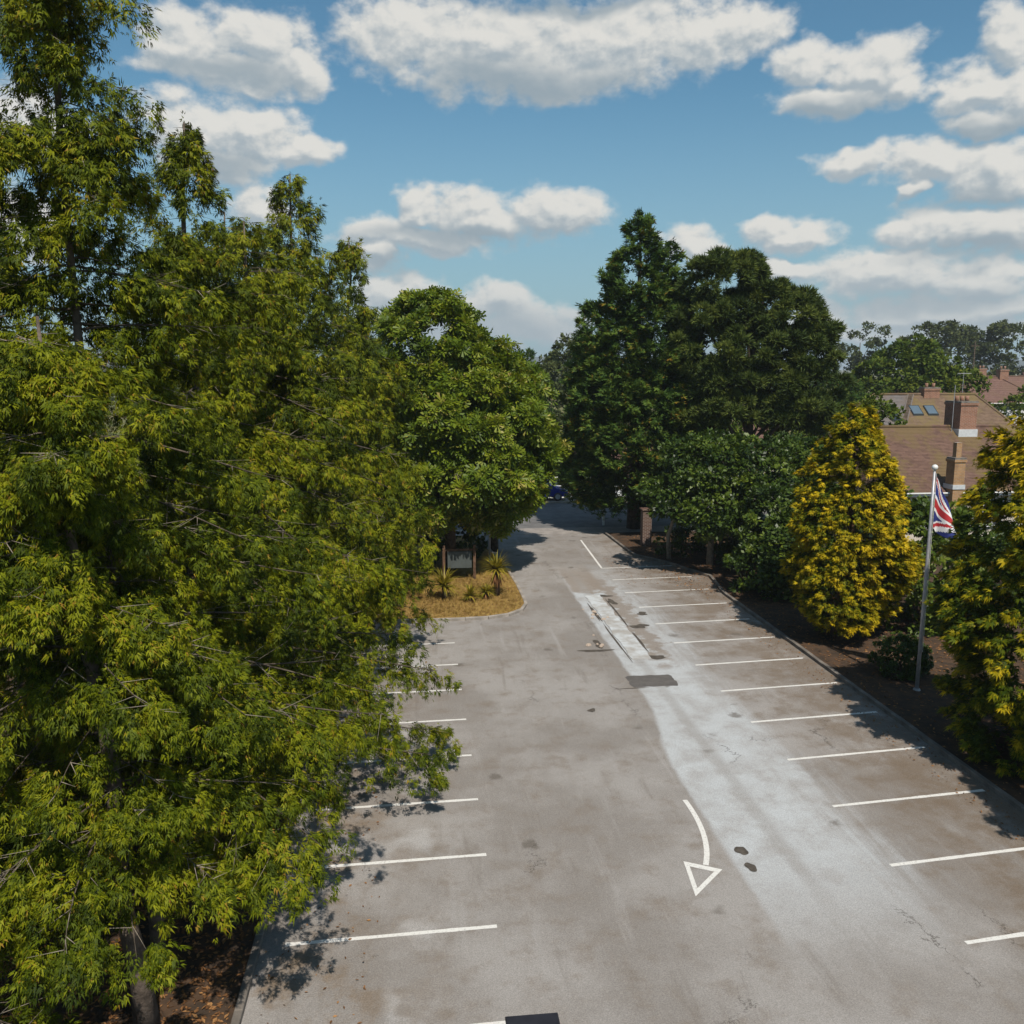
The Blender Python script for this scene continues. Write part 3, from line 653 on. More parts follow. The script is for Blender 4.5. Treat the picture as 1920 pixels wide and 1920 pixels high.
lobe_tree('chestnut_tree', 'smaller horse chestnut behind the broad one, next to the gap', (4.1, 46.2, 0),
  [((0, 0, 6.2), (2.4, 2.6, 3.4)), ((.8, 0, 8.4), (1.7, 1.8, 1.7)), ((-.8, 0, 8.2), (1.8, 1.8, 1.9)), ((1.4, -.3, 5.6), (1.8, 1.8, 1.8))],
  22, 220, 11000, .55, .34, PALMATE, M_chest, tr=.2, up=.7, tint0=.42)

lobe_tree('laurel_shrub', 'dark shrubs in the shade behind the sign board', (.4, 44.6, 0),
  [((0, 0, 1.3), (2.6, 1.6, 1.7)), ((1.6, .4, 1.2), (1.5, 1.4, 1.6)), ((-2.2, -.5, 1.5), (1.6, 1.8, 1.8))], 23, 110, 5200, .45, .28, LEAVES2, M_laurel, 'shrub', tr=.06, tint0=.2)
lobe_tree('laurel_shrub', 'tall dark shrub left of the sign board below the last cedar', (-1.6, 41.0, 0),
  [((0, 0, 1.5), (1.3, 1.4, 2.0)), ((.6, 1.0, 2.0), (1.2, 1.3, 1.6))], 24, 80, 3600, .42, .28, LEAVES2, M_laurel, 'shrub', tr=.06, tint0=.2)
# ------------------------------------------------------------------ right hand trees
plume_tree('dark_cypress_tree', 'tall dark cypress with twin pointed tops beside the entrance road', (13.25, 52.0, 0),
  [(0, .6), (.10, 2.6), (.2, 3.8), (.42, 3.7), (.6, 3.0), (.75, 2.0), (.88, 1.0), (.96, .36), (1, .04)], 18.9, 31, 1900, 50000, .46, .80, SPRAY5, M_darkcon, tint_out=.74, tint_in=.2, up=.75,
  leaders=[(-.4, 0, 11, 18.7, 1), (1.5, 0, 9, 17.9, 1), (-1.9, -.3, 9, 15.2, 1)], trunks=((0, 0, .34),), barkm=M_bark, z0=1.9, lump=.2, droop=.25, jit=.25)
lobe_tree('pine_tree', 'round topped dark pine right of the twin cypress', (19.3, 49.5, 0),
  [((-1.0, .4, 12.2), (1.5, 1.8, 1.4)), ((-2.4, 0, 14.4), (1.4, 1.5, 1.2)), ((-.7, .2, 15.0), (1.0, 1.2, .8)), ((.6, .2, 13.4), (1.1, 1.3, .9)), ((1.9, 0, 12.6), (1.6, 1.7, 1.1)), ((2.7, -.2, 10.4), (1.5, 1.9, 1.1)), ((.5, -.8, 10.6), (1.7, 1.6, 1.0)), ((-2.6, -.4, 10.6), (1.7, 1.7, 1.3)), ((-1.4, -.9, 8.9), (1.7, 1.5, .9)), ((1.3, -.9, 8.7), (1.8, 1.5, .9)), ((-2.0, -.8, 7.3), (1.8, 1.6, .8)), ((2.2, -.6, 7.2), (1.7, 1.5, .8)), ((-3.2, -.3, 12.6), (1.3, 1.4, 1.0)), ((3.5, 0, 11.6), (.9, 1.1, .8)), ((3.9, -.2, 8.8), (1.1, 1.2, .9)), ((-.8, -1.4, 11.4), (1.1, 1.0, .8)), ((.2, .5, 7.4), (1.4, 1.4, .8)), ((3.1, .3, 6.6), (1.4, 1.2, .7))],
  32, 420, 29000, .50, .40, TUFT, M_pine, tr=.28, up=1.2, jit=.25, tint0=.46, trunks=((0, 0, .32), (-1.5, .5, .22)), flat=.6, tvar=.22, rag=.28)
lobe_tree('holm_oak', 'glossy evergreen tree drooping over the far right bays', (14.2, 41.0, 0),
  [((0, 0, 4.8), (2.2, 2.2, 1.5)), ((-2.2, -.3, 3.5), (1.3, 1.5, .9)), ((-1.0, -.8, 4.3), (1.3, 1.3, 1.1)), ((1.7, -.8, 5.0), (1.5, 1.7, 1.3)), ((.2, -1.8, 3.1), (1.7, 1.2, 1.0)), ((2.9, -.6, 4.4), (1.5, 1.6, 1.5)), ((-.9, -1.5, 2.7), (1.1, 1.0, .8)), ((2.0, -1.6, 3.2), (1.3, 1.1, 1.2)), ((4.0, -.2, 5.2), (1.2, 1.3, 1.1))],
  33, 300, 19000, .48, .25, LEAVES2, M_laurel, tr=.14, up=.5, tint0=.30, trunks=((-1.4, 1.9, .10), (.2, .3, .15)), barkm=M_barkp, tvar=.22, jit=.7)
lobe_tree('laurel_shrub', 'dense dark laurel between the evergreen tree and the left golden cypress', (16.2, 35.6, 0),
  [((0, 0, 1.6), (1.9, 1.6, 1.6)), ((-1.6, -.1, 1.1), (1.1, 1.3, 1.0)), ((1.5, .3, 2.3), (1.6, 1.5, 1.6)), ((.6, 1.5, 3.4), (1.7, 1.4, 1.4)), ((-.8, .8, 2.6), (1.2, 1.2, 1.1))],
  34, 210, 12000, .46, .25, LEAVES2, M_laurel, 'shrub', tr=.07, up=.5, tint0=.26, tvar=.22, jit=.7)
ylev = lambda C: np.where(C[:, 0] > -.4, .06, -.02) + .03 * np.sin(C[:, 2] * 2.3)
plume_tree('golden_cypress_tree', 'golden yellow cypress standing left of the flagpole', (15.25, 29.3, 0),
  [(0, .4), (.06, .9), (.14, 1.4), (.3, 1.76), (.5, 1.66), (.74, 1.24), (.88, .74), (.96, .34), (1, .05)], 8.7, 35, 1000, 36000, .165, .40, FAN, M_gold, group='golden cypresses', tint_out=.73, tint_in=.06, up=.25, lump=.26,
  trunks=((-.15, -.1, .16), (.35, .1, .13)), z0=.75, droop=.35, tint_dir=ylev)
gold2 = plume_tree('golden_cypress_tree', 'golden cypress cut by the right edge of the photo', (15.45, 19.2, 0),
  [(0, 1.3), (.08, 1.85), (.25, 2.1), (.55, 2.05), (.70, 1.8), (.82, 1.35), (.92, .8), (1, .15)], 10.0, 36, 950, 36000, .19, .44, FAN, M_gold, group='golden cypresses', tint_out=.82, tint_in=.04, up=.2, lump=.24,
  trunks=((0, 0, .2),), z0=.3, droop=.45, tint_dir=lambda C: np.clip((C[:, 0] * .5 + C[:, 2] * .13 - .35) * .28, -.45, .2))  # less gold at lower left, where shade is put into the tint too
g3 = gold2.copy(); link(g3); g3.location = (15.6, 12.6, 0); g3.rotation_euler = (0, 0, 2.1); g3['label'] = 'golden cypress standing just outside the photo at the right'
for ch_ in gold2.children: c_ = ch_.copy(); link(c_, g3)
lobe_tree('laurel_shrub', 'tall glossy laurel behind the flagpole', (18.6, 30.0, 0),
  [((0, 0, 2.3), (1.5, 1.5, 2.3)), ((-.7, .2, 3.6), (1.1, 1.2, 1.3)), ((.8, .2, 2.6), (1.3, 1.3, 2.1)), ((-.2, .3, 1.2), (1.8, 1.6, 1.2))],
  37, 150, 7500, .42, .25, LEAVES2, M_laurel, 'shrub', tr=.07, up=.5, tint0=.52)
lobe_tree('laurel_shrub', 'low dark undergrowth below the drooping evergreen tree', (14.9, 42.6, 0),
  [((0, 0, .7), (1.6, 1.2, 1.0)), ((2.2, -.6, .9), (1.7, 1.2, 1.2)), ((-1.2, 1.6, .6), (1.2, 1.0, .9)), ((.6, 2.4, .9), (1.8, 1.0, 1.2)), ((3.6, -2.6, 1.0), (1.4, 1.3, 1.3))],
  41, 140, 6500, .36, .24, LEAVES2, M_laurel, 'shrub', tr=.05, tint0=.15)
lobe_tree('hedge_shrub', 'dark shrub mass between the right golden cypress and the tiled house', (22.5, 33.0, 0),
  [((0, 0, 1.3), (3.0, 1.5, 1.5)), ((2.6, .5, 1.4), (2.4, 1.5, 1.5))], 38, 90, 3500, .5, .32, LEAVES2, M_laurel, 'shrub', tr=.06, tint0=.3)
# clipped ball bush
lobe_tree('box_bush', 'dark clipped round bush at the foot of the flagpole', (15.2, 25.3, 0),
  [((0, 0, .62), (.80, .80, .66))], 39, 420, 9000, .07, .085, LEAVES2, M_laurel, 'bush', tr=.04, up=.2, out=1.2, jit=.4, tint0=.25, tvar=.05)

# ------------------------------------------------------------------ trees further off
lobe_tree('conifer_tree', 'small dark conifer tip peeping up behind the left row', (-2.3, 62, 0), [((0, 0, 10.8), (1.0, 1.0, 2.2)), ((0, 0, 8.4), (1.8, 1.8, 3.0)), ((0, 0, 5), (2.4, 2.4, 3.4))], 51, 60, 2200, .7, .6, TUFT, M_darkcon, tr=.2, up=1, tint0=.4)
FG = 'trees on the skyline beyond the houses'
far = [('bare branched tree standing alone on the skyline, left of the wooded ridge', (99, 190, 0), [((0, 0, 14), (4, 4, 3.4)), ((3.5, 0, 17), (2.6, 3, 2.6)), ((-3, 0, 12), (3, 3, 2.4)), ((2, 0, 9), (4, 4, 4))], 52, 44, 1300, 1.3, 1.0, M_far),
 ('wide grey green tree in the middle of the skyline ridge', (117, 190, 0), [((0, 0, 13), (8, 5, 6)), ((6, 0, 12), (7, 5, 5.6)), ((-7, 0, 10), (6, 5, 5.5))], 53, 120, 4200, 1.6, 1.1, M_far),
 ('open crowned tree at the right end of the skyline ridge', (131, 185, 0), [((0, 0, 14), (6, 5, 5)), ((5, 0, 11), (6, 5, 5)), ((-4, 0, 10), (5, 5, 5))], 54, 80, 2600, 1.5, 1.1, M_far),
 ('pale bushy trees running off the right edge below the skyline', (141, 180, 0), [((0, 0, 8), (8, 5, 6)), ((9, 0, 10), (8, 5, 8))], 55, 90, 2800, 1.6, 1.1, M_far),
 ('large dark green conifer behind the tiled roofs', (48, 84, -1), [((0, 0, 6), (5.2, 4, 6)), ((1.5, 0, 10), (3.2, 3, 3.2)), ((4.2, 0, 6.5), (4.0, 4, 4.6)), ((-3, 0, 5), (3, 3, 5))], 56, 190, 6500, 1.0, .75, M_farg),
 ('dark trees between the pine and the large conifer', (38.5, 80, -1), [((0, 0, 5), (3.4, 3, 5)), ((-3, 0, 4), (3.4, 3, 4.6)), ((-1, 2, 8), (2, 2, 3))], 57, 110, 3600, 1.0, .7, M_darkcon),
 ('dark leafy tree left of the grey roof, next to the pine', (29.6, 55.5, 0), [((0, 0, 4.2), (2.2, 2, 3.2)), ((-1.6, .5, 3.6), (1.8, 2, 3)), ((.6, 0, 6.2), (1.2, 1.4, 1.3))], 63, 70, 2400, .7, .5, M_farg),
 ('dark bushy tree right of the far roofs', (63, 84, 0), [((0, 0, 3), (5, 3, 4)), ((4, 0, 3), (4, 3, 4.4))], 58, 70, 2600, 1.0, .7, M_farg),
 ('pale olive tree seen in the gap over the entrance road', (20.5, 112, -2), [((0, 0, 11), (3.6, 4, 4.2)), ((-2.6, 0, 8), (3.2, 4, 5)), ((3, 0, 8), (4, 4, 6))], 59, 110, 3600, 1.2, .85, M_far),
 ('small dark spruce in the gap above the road', (11.5, 92, -2), [((0, 0, 12), (.7, .7, 1.6)), ((0, 0, 9.5), (1.6, 1.6, 2.4)), ((0, 0, 6), (2.4, 2.4, 4))], 60, 50, 1600, .6, .6, M_darkcon),
 ('low hedge trees across the street behind the chestnut', (4, 72, -2), [((0, 0, 3.2), (5, 3, 4.2)), ((-6, 0, 4), (5, 3, 5)), ((5, 3, 3), (3, 3, 4))], 61, 110, 3600, .9, .6, M_farg),
 ('leafy trees across the street behind the twin cypress', (22, 68, -1), [((0, 0, 3), (4.5, 3, 4)), ((5, 2, 4), (5, 3, 4)), ((-4, 3, 2.0), (2, 2, 2))], 62, 100, 3000, .9, .6, M_farg)]
for lab, b, lob, sd, nc, nl, clr, sz, mt in far:
    lobe_tree('background_tree', lab, b, lob, sd, int(nc * 1.6), int(nl * (2.3 if mt is M_far else 1.5)), clr * .85, sz * .72, LEAVES2 if mt is not M_darkcon else TUFT, mt, group=FG, tr=.25, up=.6, tint0=.45, jit=.6)
def far_wood():
    rg = np.random.default_rng(77); P = []
    for k in range(420):
        a = rg.uniform(-.75, .95); d = rg.uniform(300, 620); h = rg.uniform(5, 11) ; c = np.array([math.sin(a) * d, math.cos(a) * d, h * .35 - 2])
        n = 60; q = nrm(rg.normal(size=(n, 3)) + [0, 0, .3]) * [h * 1.1, h, h * .75] * rg.uniform(.7, 1, (n, 1)); P.append(c + q)
    P = np.concatenate(P); n = len(P)
    o = scatter('distant_woodland', P, rg.normal(size=(n, 3)), rg.normal(size=(n, 3)) + [0, -.5, 1], rg.uniform(2.2, 4, n), rg.uniform(.1, .8, n), LEAVES1, M_far, None, rg)
    tag(o, 'distant dark woodland along the horizon', 'woodland', kind='stuff')
far_wood()
def hills():
    rg = np.random.default_rng(5); V = []; n = 90
    for i in range(n):
        a = -1.2 + 2.6 * i / (n - 1); d = 2400; V += [(math.sin(a) * d, math.cos(a) * d, -10), (math.sin(a) * d * 1.1, math.cos(a) * d * 1.1, 18 + 16 * math.sin(i * .31) + 9 * math.sin(i * .83 + 1)), (math.sin(a) * d * 1.4, math.cos(a) * d * 1.4, -10)]
    F = [(3 * i + k, 3 * i + 3 + k, 3 * i + 4 + k, 3 * i + 1 + k) for i in range(n - 1) for k in (0, 1)]
    tag(mesh_np('hills', V, F, simple('wooded hill', (.05, .065, .045), .95, .3, .02), smooth=True), kind='structure')
hills()

# ------------------------------------------------------------------ bed planting, litter
def spiky(name, label, base, h, nl, L, seed, dead=.35, tr=.11, skirt=True):
    rg = np.random.default_rng(seed); root = empty(name, base, label, 'palm')
    MB().tube([(0, 0, -.05), (.03, 0, h * .5), (0, .02, h)], [tr * 1.3, tr, tr * .9], 8).build('trunk', M_bark, root, True)
    def blades(nm, n, zc, elr, l, mat, tint, w=.036):
        th = rg.uniform(0, 6.283, n); e = rg.uniform(*elr, n); d = np.stack([np.cos(th) * np.cos(e), np.sin(th) * np.cos(e), np.sin(e)], -1)
        ln = l * rg.uniform(.7, 1.15, n); lat = np.stack([-np.sin(th), np.cos(th), 0 * th], -1); V = []; F = []; K = 4; cur = np.zeros((n, 3)); cur[:, 2] = zc
        rows = []
        for k in range(K + 1):
            ww = w * (1 - (k / K) ** 1.5) + .002; rows.append(np.stack([cur - lat * ww, cur + lat * ww], 1))
            cur = cur + d * (ln / K)[:, None]; d = nrm(d + np.array([0, 0, -.16 * (k + 1) * .7]))
        V = np.stack(rows, 1).reshape(n, -1, 3); f = np.array([[2 * k, 2 * k + 1, 2 * k + 3, 2 * k + 2] for k in range(K)])
        F = (f[None] + (np.arange(n) * 2 * (K + 1))[:, None, None]).reshape(-1, 4)
        tt = np.repeat(np.clip(tint + rg.normal(0, .2, n), 0, 1), 2 * (K + 1))
        mesh_np(nm, V.reshape(-1, 3), F, mat, root, tt)
    blades('leaf_head', nl, h, (-.25, 1.35), L, M_palm, .75)
    if skirt: blades('dead_leaf_skirt', int(nl * dead * 2), h * .85, (-1.4, -.6), L * .75, M_litter, .2)
    return root
spiky('cabbage_palm', 'yellow green spiky palm with shaggy dead skirt on the island bed', (3.35, 36.5, .085), 1.15, 150, .85, 71)
spiky('cabbage_palm', 'spiky green palm half hidden by the cedar branches', (1.1, 36.2, .085), .55, 150, .95, 72, skirt=False)
spiky('yucca_plant', 'low dry orange yucca between the two palms', (2.15, 35.6, .085), .25, 90, .6, 73, dead=.8)
spiky('yucca_plant', 'small dead shrub beside the spiky palm trunk', (2.85, 36.0, .085), .3, 70, .5, 74, dead=.8)
def litter(name, label, areas, seed, mat, size, n, up=.0, tint=.5):
    rg = np.random.default_rng(seed); P = []
    for (x0, x1, y0, y1, z, w) in areas:
        k = int(n * w); P.append(np.stack([rg.uniform(x0, x1, k), rg.uniform(y0, y1, k), np.full(k, z) + rg.uniform(.004, .02, k)], -1))
    P = np.concatenate(P); n = len(P)
    D = rg.normal(size=(n, 3)) * [1, 1, .15] + [0, 0, up]; Nn = rg.normal(0, .35, (n, 3)) + [0, 0, 1.0]
    T = np.array([[[0, 0, 0], [.25, .5, .05], [0, 1, 0]], [[0, 0, 0], [0, 1, 0], [-.25, .5, .06]]])
    return tag(scatter(name, P, D, Nn, size * rg.uniform(.5, 1.3, n), np.clip(rg.normal(tint, .25, n), 0, 1), T, mat, None, rg), label, 'litter', kind='stuff')
litter('leaf_litter', 'orange brown leaf litter under the trees on both sides', [(-9, -2.9, 9, 22, .08, .42), (-9, -2.9, 22, 34, .08, .12), (13.35, 20, 14, 36, .08, .16), (11.6, 18, 36, 49, .08, .08)], 81, M_litter, .10, 30000)
litter('fallen_leaves', 'scattered dry leaves on the tarmac along both kerbs', [(-2.7, -.8, 8, 33, .012, .3), (12.2, 13.1, 13, 38, .012, .5), (9.5, 13, 38, 44, .012, .35)], 82, M_litter, .07, 1500)
def straw():
    rg = np.random.default_rng(83); n = 9000; x = rg.uniform(-2.7, 4.35, n); y = rg.uniform(33.3, 41, n)
    ok = ~((x > 2.4) & (y < 35.25) & ((x - 2.4) ** 2 + (y - 35.25) ** 2 > 1.9 ** 2)); x, y = x[ok], y[ok]; n = len(x)
    P = np.stack([x, y, np.full(n, .085)], -1); T = np.array([[[-.05, 0, 0], [.05, 0, 0], [0, 1, .1]], [[.06, 0, 0], [.14, 0, 0], [.35, .8, 0]], [[-.14, 0, 0], [-.06, 0, 0], [-.4, .7, 0]]])
    tag(scatter('dry_grass', P, rg.normal(0, .5, (n, 3)) + [0, 0, .7], rg.normal(size=(n, 3)), rg.uniform(.07, .24, n), np.clip(rg.normal(.6, .3, n) + .25 * np.sin(x * 1.7 + y), 0, 1), T, M_straw, None, rg), 'straw coloured dry grass on the kerbed island bed', 'grass', kind='stuff')
straw()

# ------------------------------------------------------------------ flagpole and flag
fp = empty('flagpole', (14.97, 23.95, .075), 'white metal flagpole rising from the right verge', 'flagpole')
MB().tube([(0, 0, -.1), (.01, 0, 2.5), (.02, 0, 4.6), (.03, 0, 6.68)], [.058, .052, .045, .034], 12).build('pole', M_metal, fp, True)
MB().tube([(0, 0, 0), (0, 0, .05)], [.11, .09], 12).build('base_collar', M_metal, fp)
fn = MB(); fn.tube([(.03, 0, 6.66), (.03, 0, 6.70), (.03, 0, 6.73), (.03, 0, 6.79), (.03, 0, 6.84), (.03, 0, 6.86)], [.035, .04, .075, .09, .06, .01], 12); fn.build('finial', M_white, fp, True)
MB().tube([(.075, -.03, 1.2), (.085, -.02, 6.6)], .006, 4).build('halyard', M_white, fp)
def union_flag():
    cm = [simple('flag blue', (.018, .03, .17), .75, .1), simple('flag white', (.74, .74, .74), .75, .06), simple('flag red', (.42, .025, .03), .75, .1)]
    nu, nv = 80, 44; tail = np.array([.80, .02, -2.15]); V = []
    for i in range(nu + 1):
        for j in range(nv + 1):
            u, v = i / nu, j / nv
            h = np.array([.05, 0, -1.38 * v]); p = h + (tail - h + np.array([-.16 * (1 - v), 0, .30 * (1 - v)])) * u
            slack = .04 + .21 * v; win = min(1, u * 4) * (1 - .3 * u)
            p = p + np.array([.35 * slack * math.cos(2 * math.pi * 2.1 * u + v) * win, slack * math.sin(2 * math.pi * 2.1 * u + .8 * v) * win, -.10 * math.sin(math.pi * u) * v])
            p[0] += .16 * math.sin(math.pi * u) * (.4 + .6 * v)
            V.append(tuple(p))
    F = []; mi = []
    for i in range(nu):
        for j in range(nv):
            a = i * (nv + 1) + j; F.append((a, a + nv + 1, a + nv + 2, a + 1))
            x = ((i + .5) / nu - .5) * 60; y = (.5 - (j + .5) / nv) * 30; k = .8944
            if abs(x) < 3 or abs(y) < 3: c = 2
            elif abs(x) < 5 or abs(y) < 5: c = 1
            else:
                s1 = (y - x / 2) * k; s2 = (y + x / 2) * k; c = 0
                if abs(s1) < 3: c = 2 if (-2 < s1 < 0 if x > 0 else 0 < s1 < 2) else 1
                if abs(s2) < 3: c = 2 if (0 > s2 > -2 if x < 0 else 0 < s2 < 2) else 1
            mi.append(c)
    me = bpy.data.meshes.new('flag_cloth'); me.from_pydata(V, [], F)
    for m in cm: me.materials.append(m)
    me.polygons.foreach_set('material_index', mi); me.polygons.foreach_set('use_smooth', [True] * len(F)); me.update()
    o = link(bpy.data.objects.new('flag', me)); o.location = (15.0, 23.93, 6.58); o.scale = (1.4, 1.2, 1.1); return tag(o, 'blue, white and red crossed flag hanging limp from the flagpole', 'flag')
union_flag()

# ------------------------------------------------------------------ sign, posts, pillar, box
sg = empty('sign_board', (1.93, 39.5, .085), 'pale sign board on brown posts in the shade under the chestnut', 'sign')
MB().box(-.55, .55, -.02, .02, .55, 1.32, .006).build('panel', simple('sign panel', (.075, .088, .085), .6, .15, 2), sg)  # dark colour stands for the shade lying on the pale panel
for x in (-.72, .68): MB().box(x - .06, x + .06, -.05, .05, -.1, 1.62, .01).build('post', M_barkr, sg)
MB().box(-.72, .68, .022, .06, 1.34, 1.44).build('rail', M_barkr, sg)
po = empty('metal_post', (3.58, 42.7, .085), 'thin grey metal post beside the island bed under the chestnut', 'post')
MB().tube([(0, 0, -.1), (0, 0, 4.2)], .045, 8).build('shaft', M_metal, po, True)
MB().tube([(0, 0, 4.2), (0, 0, 4.24)], .06, 8).build('cap', M_metal, po)
pi = empty('brick_pillar', (12.5, 46.4, .075), 'red brick gate pillar under the trees right of the road', 'pillar')
MB().box(-.25, .25, -.25, .25, -.1, 1.95, .008).build('shaft', M_brickD, pi)
MB().box(-.31, .31, -.31, .31, 1.953, 2.06, .02).build('cap', M_brickD, pi)
wp = empty('white_post', (11.6, 53.2, .01), 'small white post at the street corner beside the cypress trunk', 'post')
MB().box(-.06, .06, -.06, .06, -.05, 1.0, .012).build('shaft', M_white, wp); MB().box(-.065, .065, -.065, .065, .78, .9).build('band', simple('black band', (.03, .03, .03)), wp)
bx = empty('dark_box', (1.53, 11.08, .004), 'dark box cut by the bottom edge of the photo beside a bay line', 'box')  # plain dark box in place of an unidentified dark shape
M_dark = simple('plain dark', (.018, .018, .024), .6, .3)
MB().box(-.36, .36, -.22, .22, 0, .38, .015).build('body', M_dark, bx); MB().box(-.385, .385, -.245, .245, .383, .45, .015).build('lid', M_dark, bx)

# ------------------------------------------------------------------ houses
def courses(mb, a, b, c, d, n):
    """tiled slope: a,b eave corners, c,d ridge corners (c above b, d above a); saw-tooth courses"""
    a, b, c, d = map(Vector, (a, b, c, d)); nn = (b - a).cross(d - a).normalized()
    for k in range(n):
        t0, t1 = k / n, (k + 1) / n
        p = a.lerp(d, t0) + nn * .02; q = b.lerp(c, t0) + nn * .02; r = b.lerp(c, t1) + nn * .006; s = a.lerp(d, t1) + nn * .006
        p0 = a.lerp(d, t0) + nn * .006; q0 = b.lerp(c, t0) + nn * .006
        mb.add([p, q, r, s, p0, q0], [(0, 1, 2, 3), (4, 5, 1, 0)])
def chimney(root, x, y, z0, z1, w, d, mat, pots=2, flash=True, name='chimney'):
    ch = MB().box(x - w / 2, x + w / 2, y - d / 2, y + d / 2, z0, z1 - .24).build(name, mat, root)
    MB().box(x - w / 2 - .05, x + w / 2 + .05, y - d / 2 - .05, y + d / 2 + .05, z1 - .238, z1 - .10).build('crown_course', mat, ch)
    MB().box(x - w / 2 - .02, x + w / 2 + .02, y - d / 2 - .02, y + d / 2 + .02, z1 - .098, z1).build('cap', M_kerbd, ch)
    for k in range(pots):
        px = x + (k - (pots - 1) / 2) * w / (pots + .2); MB().tube([(px, y, z1 - .02), (px, y, z1 + .14), (px, y, z1 + .30)], [.13, .11, .12], 9).build('pot', M_brickR, ch, True)
    return ch
def window(root, x0, x1, z0, z1, y, panes=2):
    f = MB(); f.box(x0, x1, y - .05, y + .02, z0, z0 + .07).box(x0, x1, y - .05, y + .02, z1 - .07, z1)
    for k in range(panes + 1): xx = x0 + (x1 - x0 - .07) * k / panes; f.box(xx, xx + .07, y - .048, y + .018, z0 + .071, z1 - .071)
    w_ = f.build('window', M_white, root)
    for k in range(panes):
        a = x0 + (x1 - x0 - .07) * k / panes + .071; b = x0 + (x1 - x0 - .07) * (k + 1) / panes - .001; MB().box(a, b, y - .015, y + .005, z0 + .072, z1 - .072).build('pane', M_glass, w_)
    MB().box(x0 - .06, x1 + .06, y - .12, y - .052, z0 - .06, z0 - .002).build('sill', M_white, w_)
def house(name, label, base, w, d, eave, ridge, roofm, wallm, hipl=0, hipr=0, ncour=22, rot=0, roof2=None, split=None, verge=True):
    """local frame: x along the front (width w), y depth 0..d, front wall at y=0"""
    root = empty(name, base, label, 'house'); root.rotation_euler = (0, 0, rot)
    MB().box(0, w, 0, d, -2.5, eave).build('wall', wallm, root)
    ov = .35; z0 = eave - .08; sl = (ridge - eave) / (d / 2); z0 = eave - ov * sl
    E = [(-ov, -ov, z0), (w + ov, -ov, z0), (w + ov, d + ov, z0), (-ov, d + ov, z0)]; r0 = (hipl - ov if not hipl else hipl, d / 2, ridge); r1 = (w + ov if not hipr else w - hipr, d / 2, ridge)
    core = MB().add([*E, r0, r1], [(0, 1, 5, 4), (2, 3, 4, 5), (3, 0, 4), (1, 2, 5), (3, 2, 1, 0)])
    roof = core.build('roof', roofm, root)
    if split:
        mid0 = (split[0], -ov, z0); mid1 = (split[1], d / 2, ridge)
        m1 = MB(); courses(m1, E[0], mid0, mid1, r0, ncour); m1.build('tile_courses', roof2, roof)
        m2 = MB(); courses(m2, mid0, E[1], r1, mid1, ncour); m2.build('tile_courses', roofm, roof)
    else:
        m1 = MB(); courses(m1, E[0], E[1], r1, r0, ncour); m1.build('tile_courses', roofm, roof)
    if hipl: m = MB(); courses(m, E[3], E[0], r0, r0, ncour); m.build('tile_courses', roofm, roof)
    if hipr: m = MB(); courses(m, E[1], E[2], r1, r1, ncour); m.build('tile_courses', roofm, roof)
    rt = MB().tube([(r0[0], r0[1], ridge + .03), (r1[0], r1[1], ridge + .03)], .10, 8)
    if hipl: rt.tube([E[0], (r0[0], r0[1], ridge + .03)], .09, 8).tube([E[3], (r0[0], r0[1], ridge + .03)], .09, 8)
    if hipr: rt.tube([E[1], (r1[0], r1[1], ridge + .03)], .09, 8).tube([E[2], (r1[0], r1[1], ridge + .03)], .09, 8)
    rt.build('ridge_tiles', roofm, roof, True)
    MB().box(-ov, w + ov, -ov - .03, -ov + .0, z0 - .17, z0 + .03).build('fascia', M_white, root)
    MB().tube([(-ov, -ov - .09, z0 + .0), (w + ov, -ov - .09, z0 + .0)], .055, 8).build('gutter', M_white, root, True)
    return root
# near tiled bungalow (ridge along X)
hA = house('tiled_house', 'brown tiled bungalow with tall orange brick stack behind the flag', (26.2, 45.3, 0), 12.0, 9.4, 3.15, 6.2, M_tileA, M_render, hipl=1.2, hipr=3.0, ncour=46)
ch = chimney(hA, 3.15, -.38, -.3, 4.9, .62, .75, M_brickO, 0, name='front_chimney_stack')
MB().box(3.0, 3.3, -.55, -.22, 4.9, 5.7).build('flue', M_brickO, ch)
MB().box(2.79, 3.51, -.80, .10, 3.18, 3.42).build('flashing', M_lead, ch)
window(hA, .6, 1.9, 1.0, 2.55, 0); window(hA, 4.6, 6.4, 1.0, 2.5, 0, 3)
ch = chimney(hA, 6.5, 4.7, 4.4, 7.75, 1.05, 1.6, M_brickR, 3, name='ridge_chimney')
MB().box(5.9, 7.1, 3.83, 5.57, 5.55, 6.10).build('flashing', M_lead, ch)
MB().tube([(5.75, 4.3, 5.4), (5.75, 4.3, 8.7)], .02, 5).build('aerial_mast', M_metal, hA)
# pair of houses behind
hB = house('semi_detached_house', 'pair of houses with half grey and half mossy roof and skylights', (30.4, 57.5, 0), 13.4, 9.2, 4.2, 7.75, M_tileB, M_render, hipl=3.3, hipr=2.2, ncour=40, roof2=M_tileG, split=(2.5, 6.1))
slope = (7.75 - 4.2) / 4.6
def on_slope(y): return 4.2 + y * slope
def slopebox(name, x0, x1, y0, y1, h, mat, root, sk=0.0):
    vs = [(x + sk * (y - y0), y, on_slope(y) + hh) for hh in (-.03, h) for y in (y0, y1) for x in (x0, x1)]
    return MB().add(vs, [(0, 2, 3, 1), (4, 5, 7, 6), (0, 1, 5, 4), (1, 3, 7, 5), (3, 2, 6, 7), (2, 0, 4, 6)]).build(name, mat, root)
for x in (5.35, 6.5):
    f = slopebox('skylight', x, x + .8, 2.7, 3.5, .12, M_glass, hB); slopebox('pane', x + .06, x + .74, 2.76, 3.44, .135, M_skyl, f)
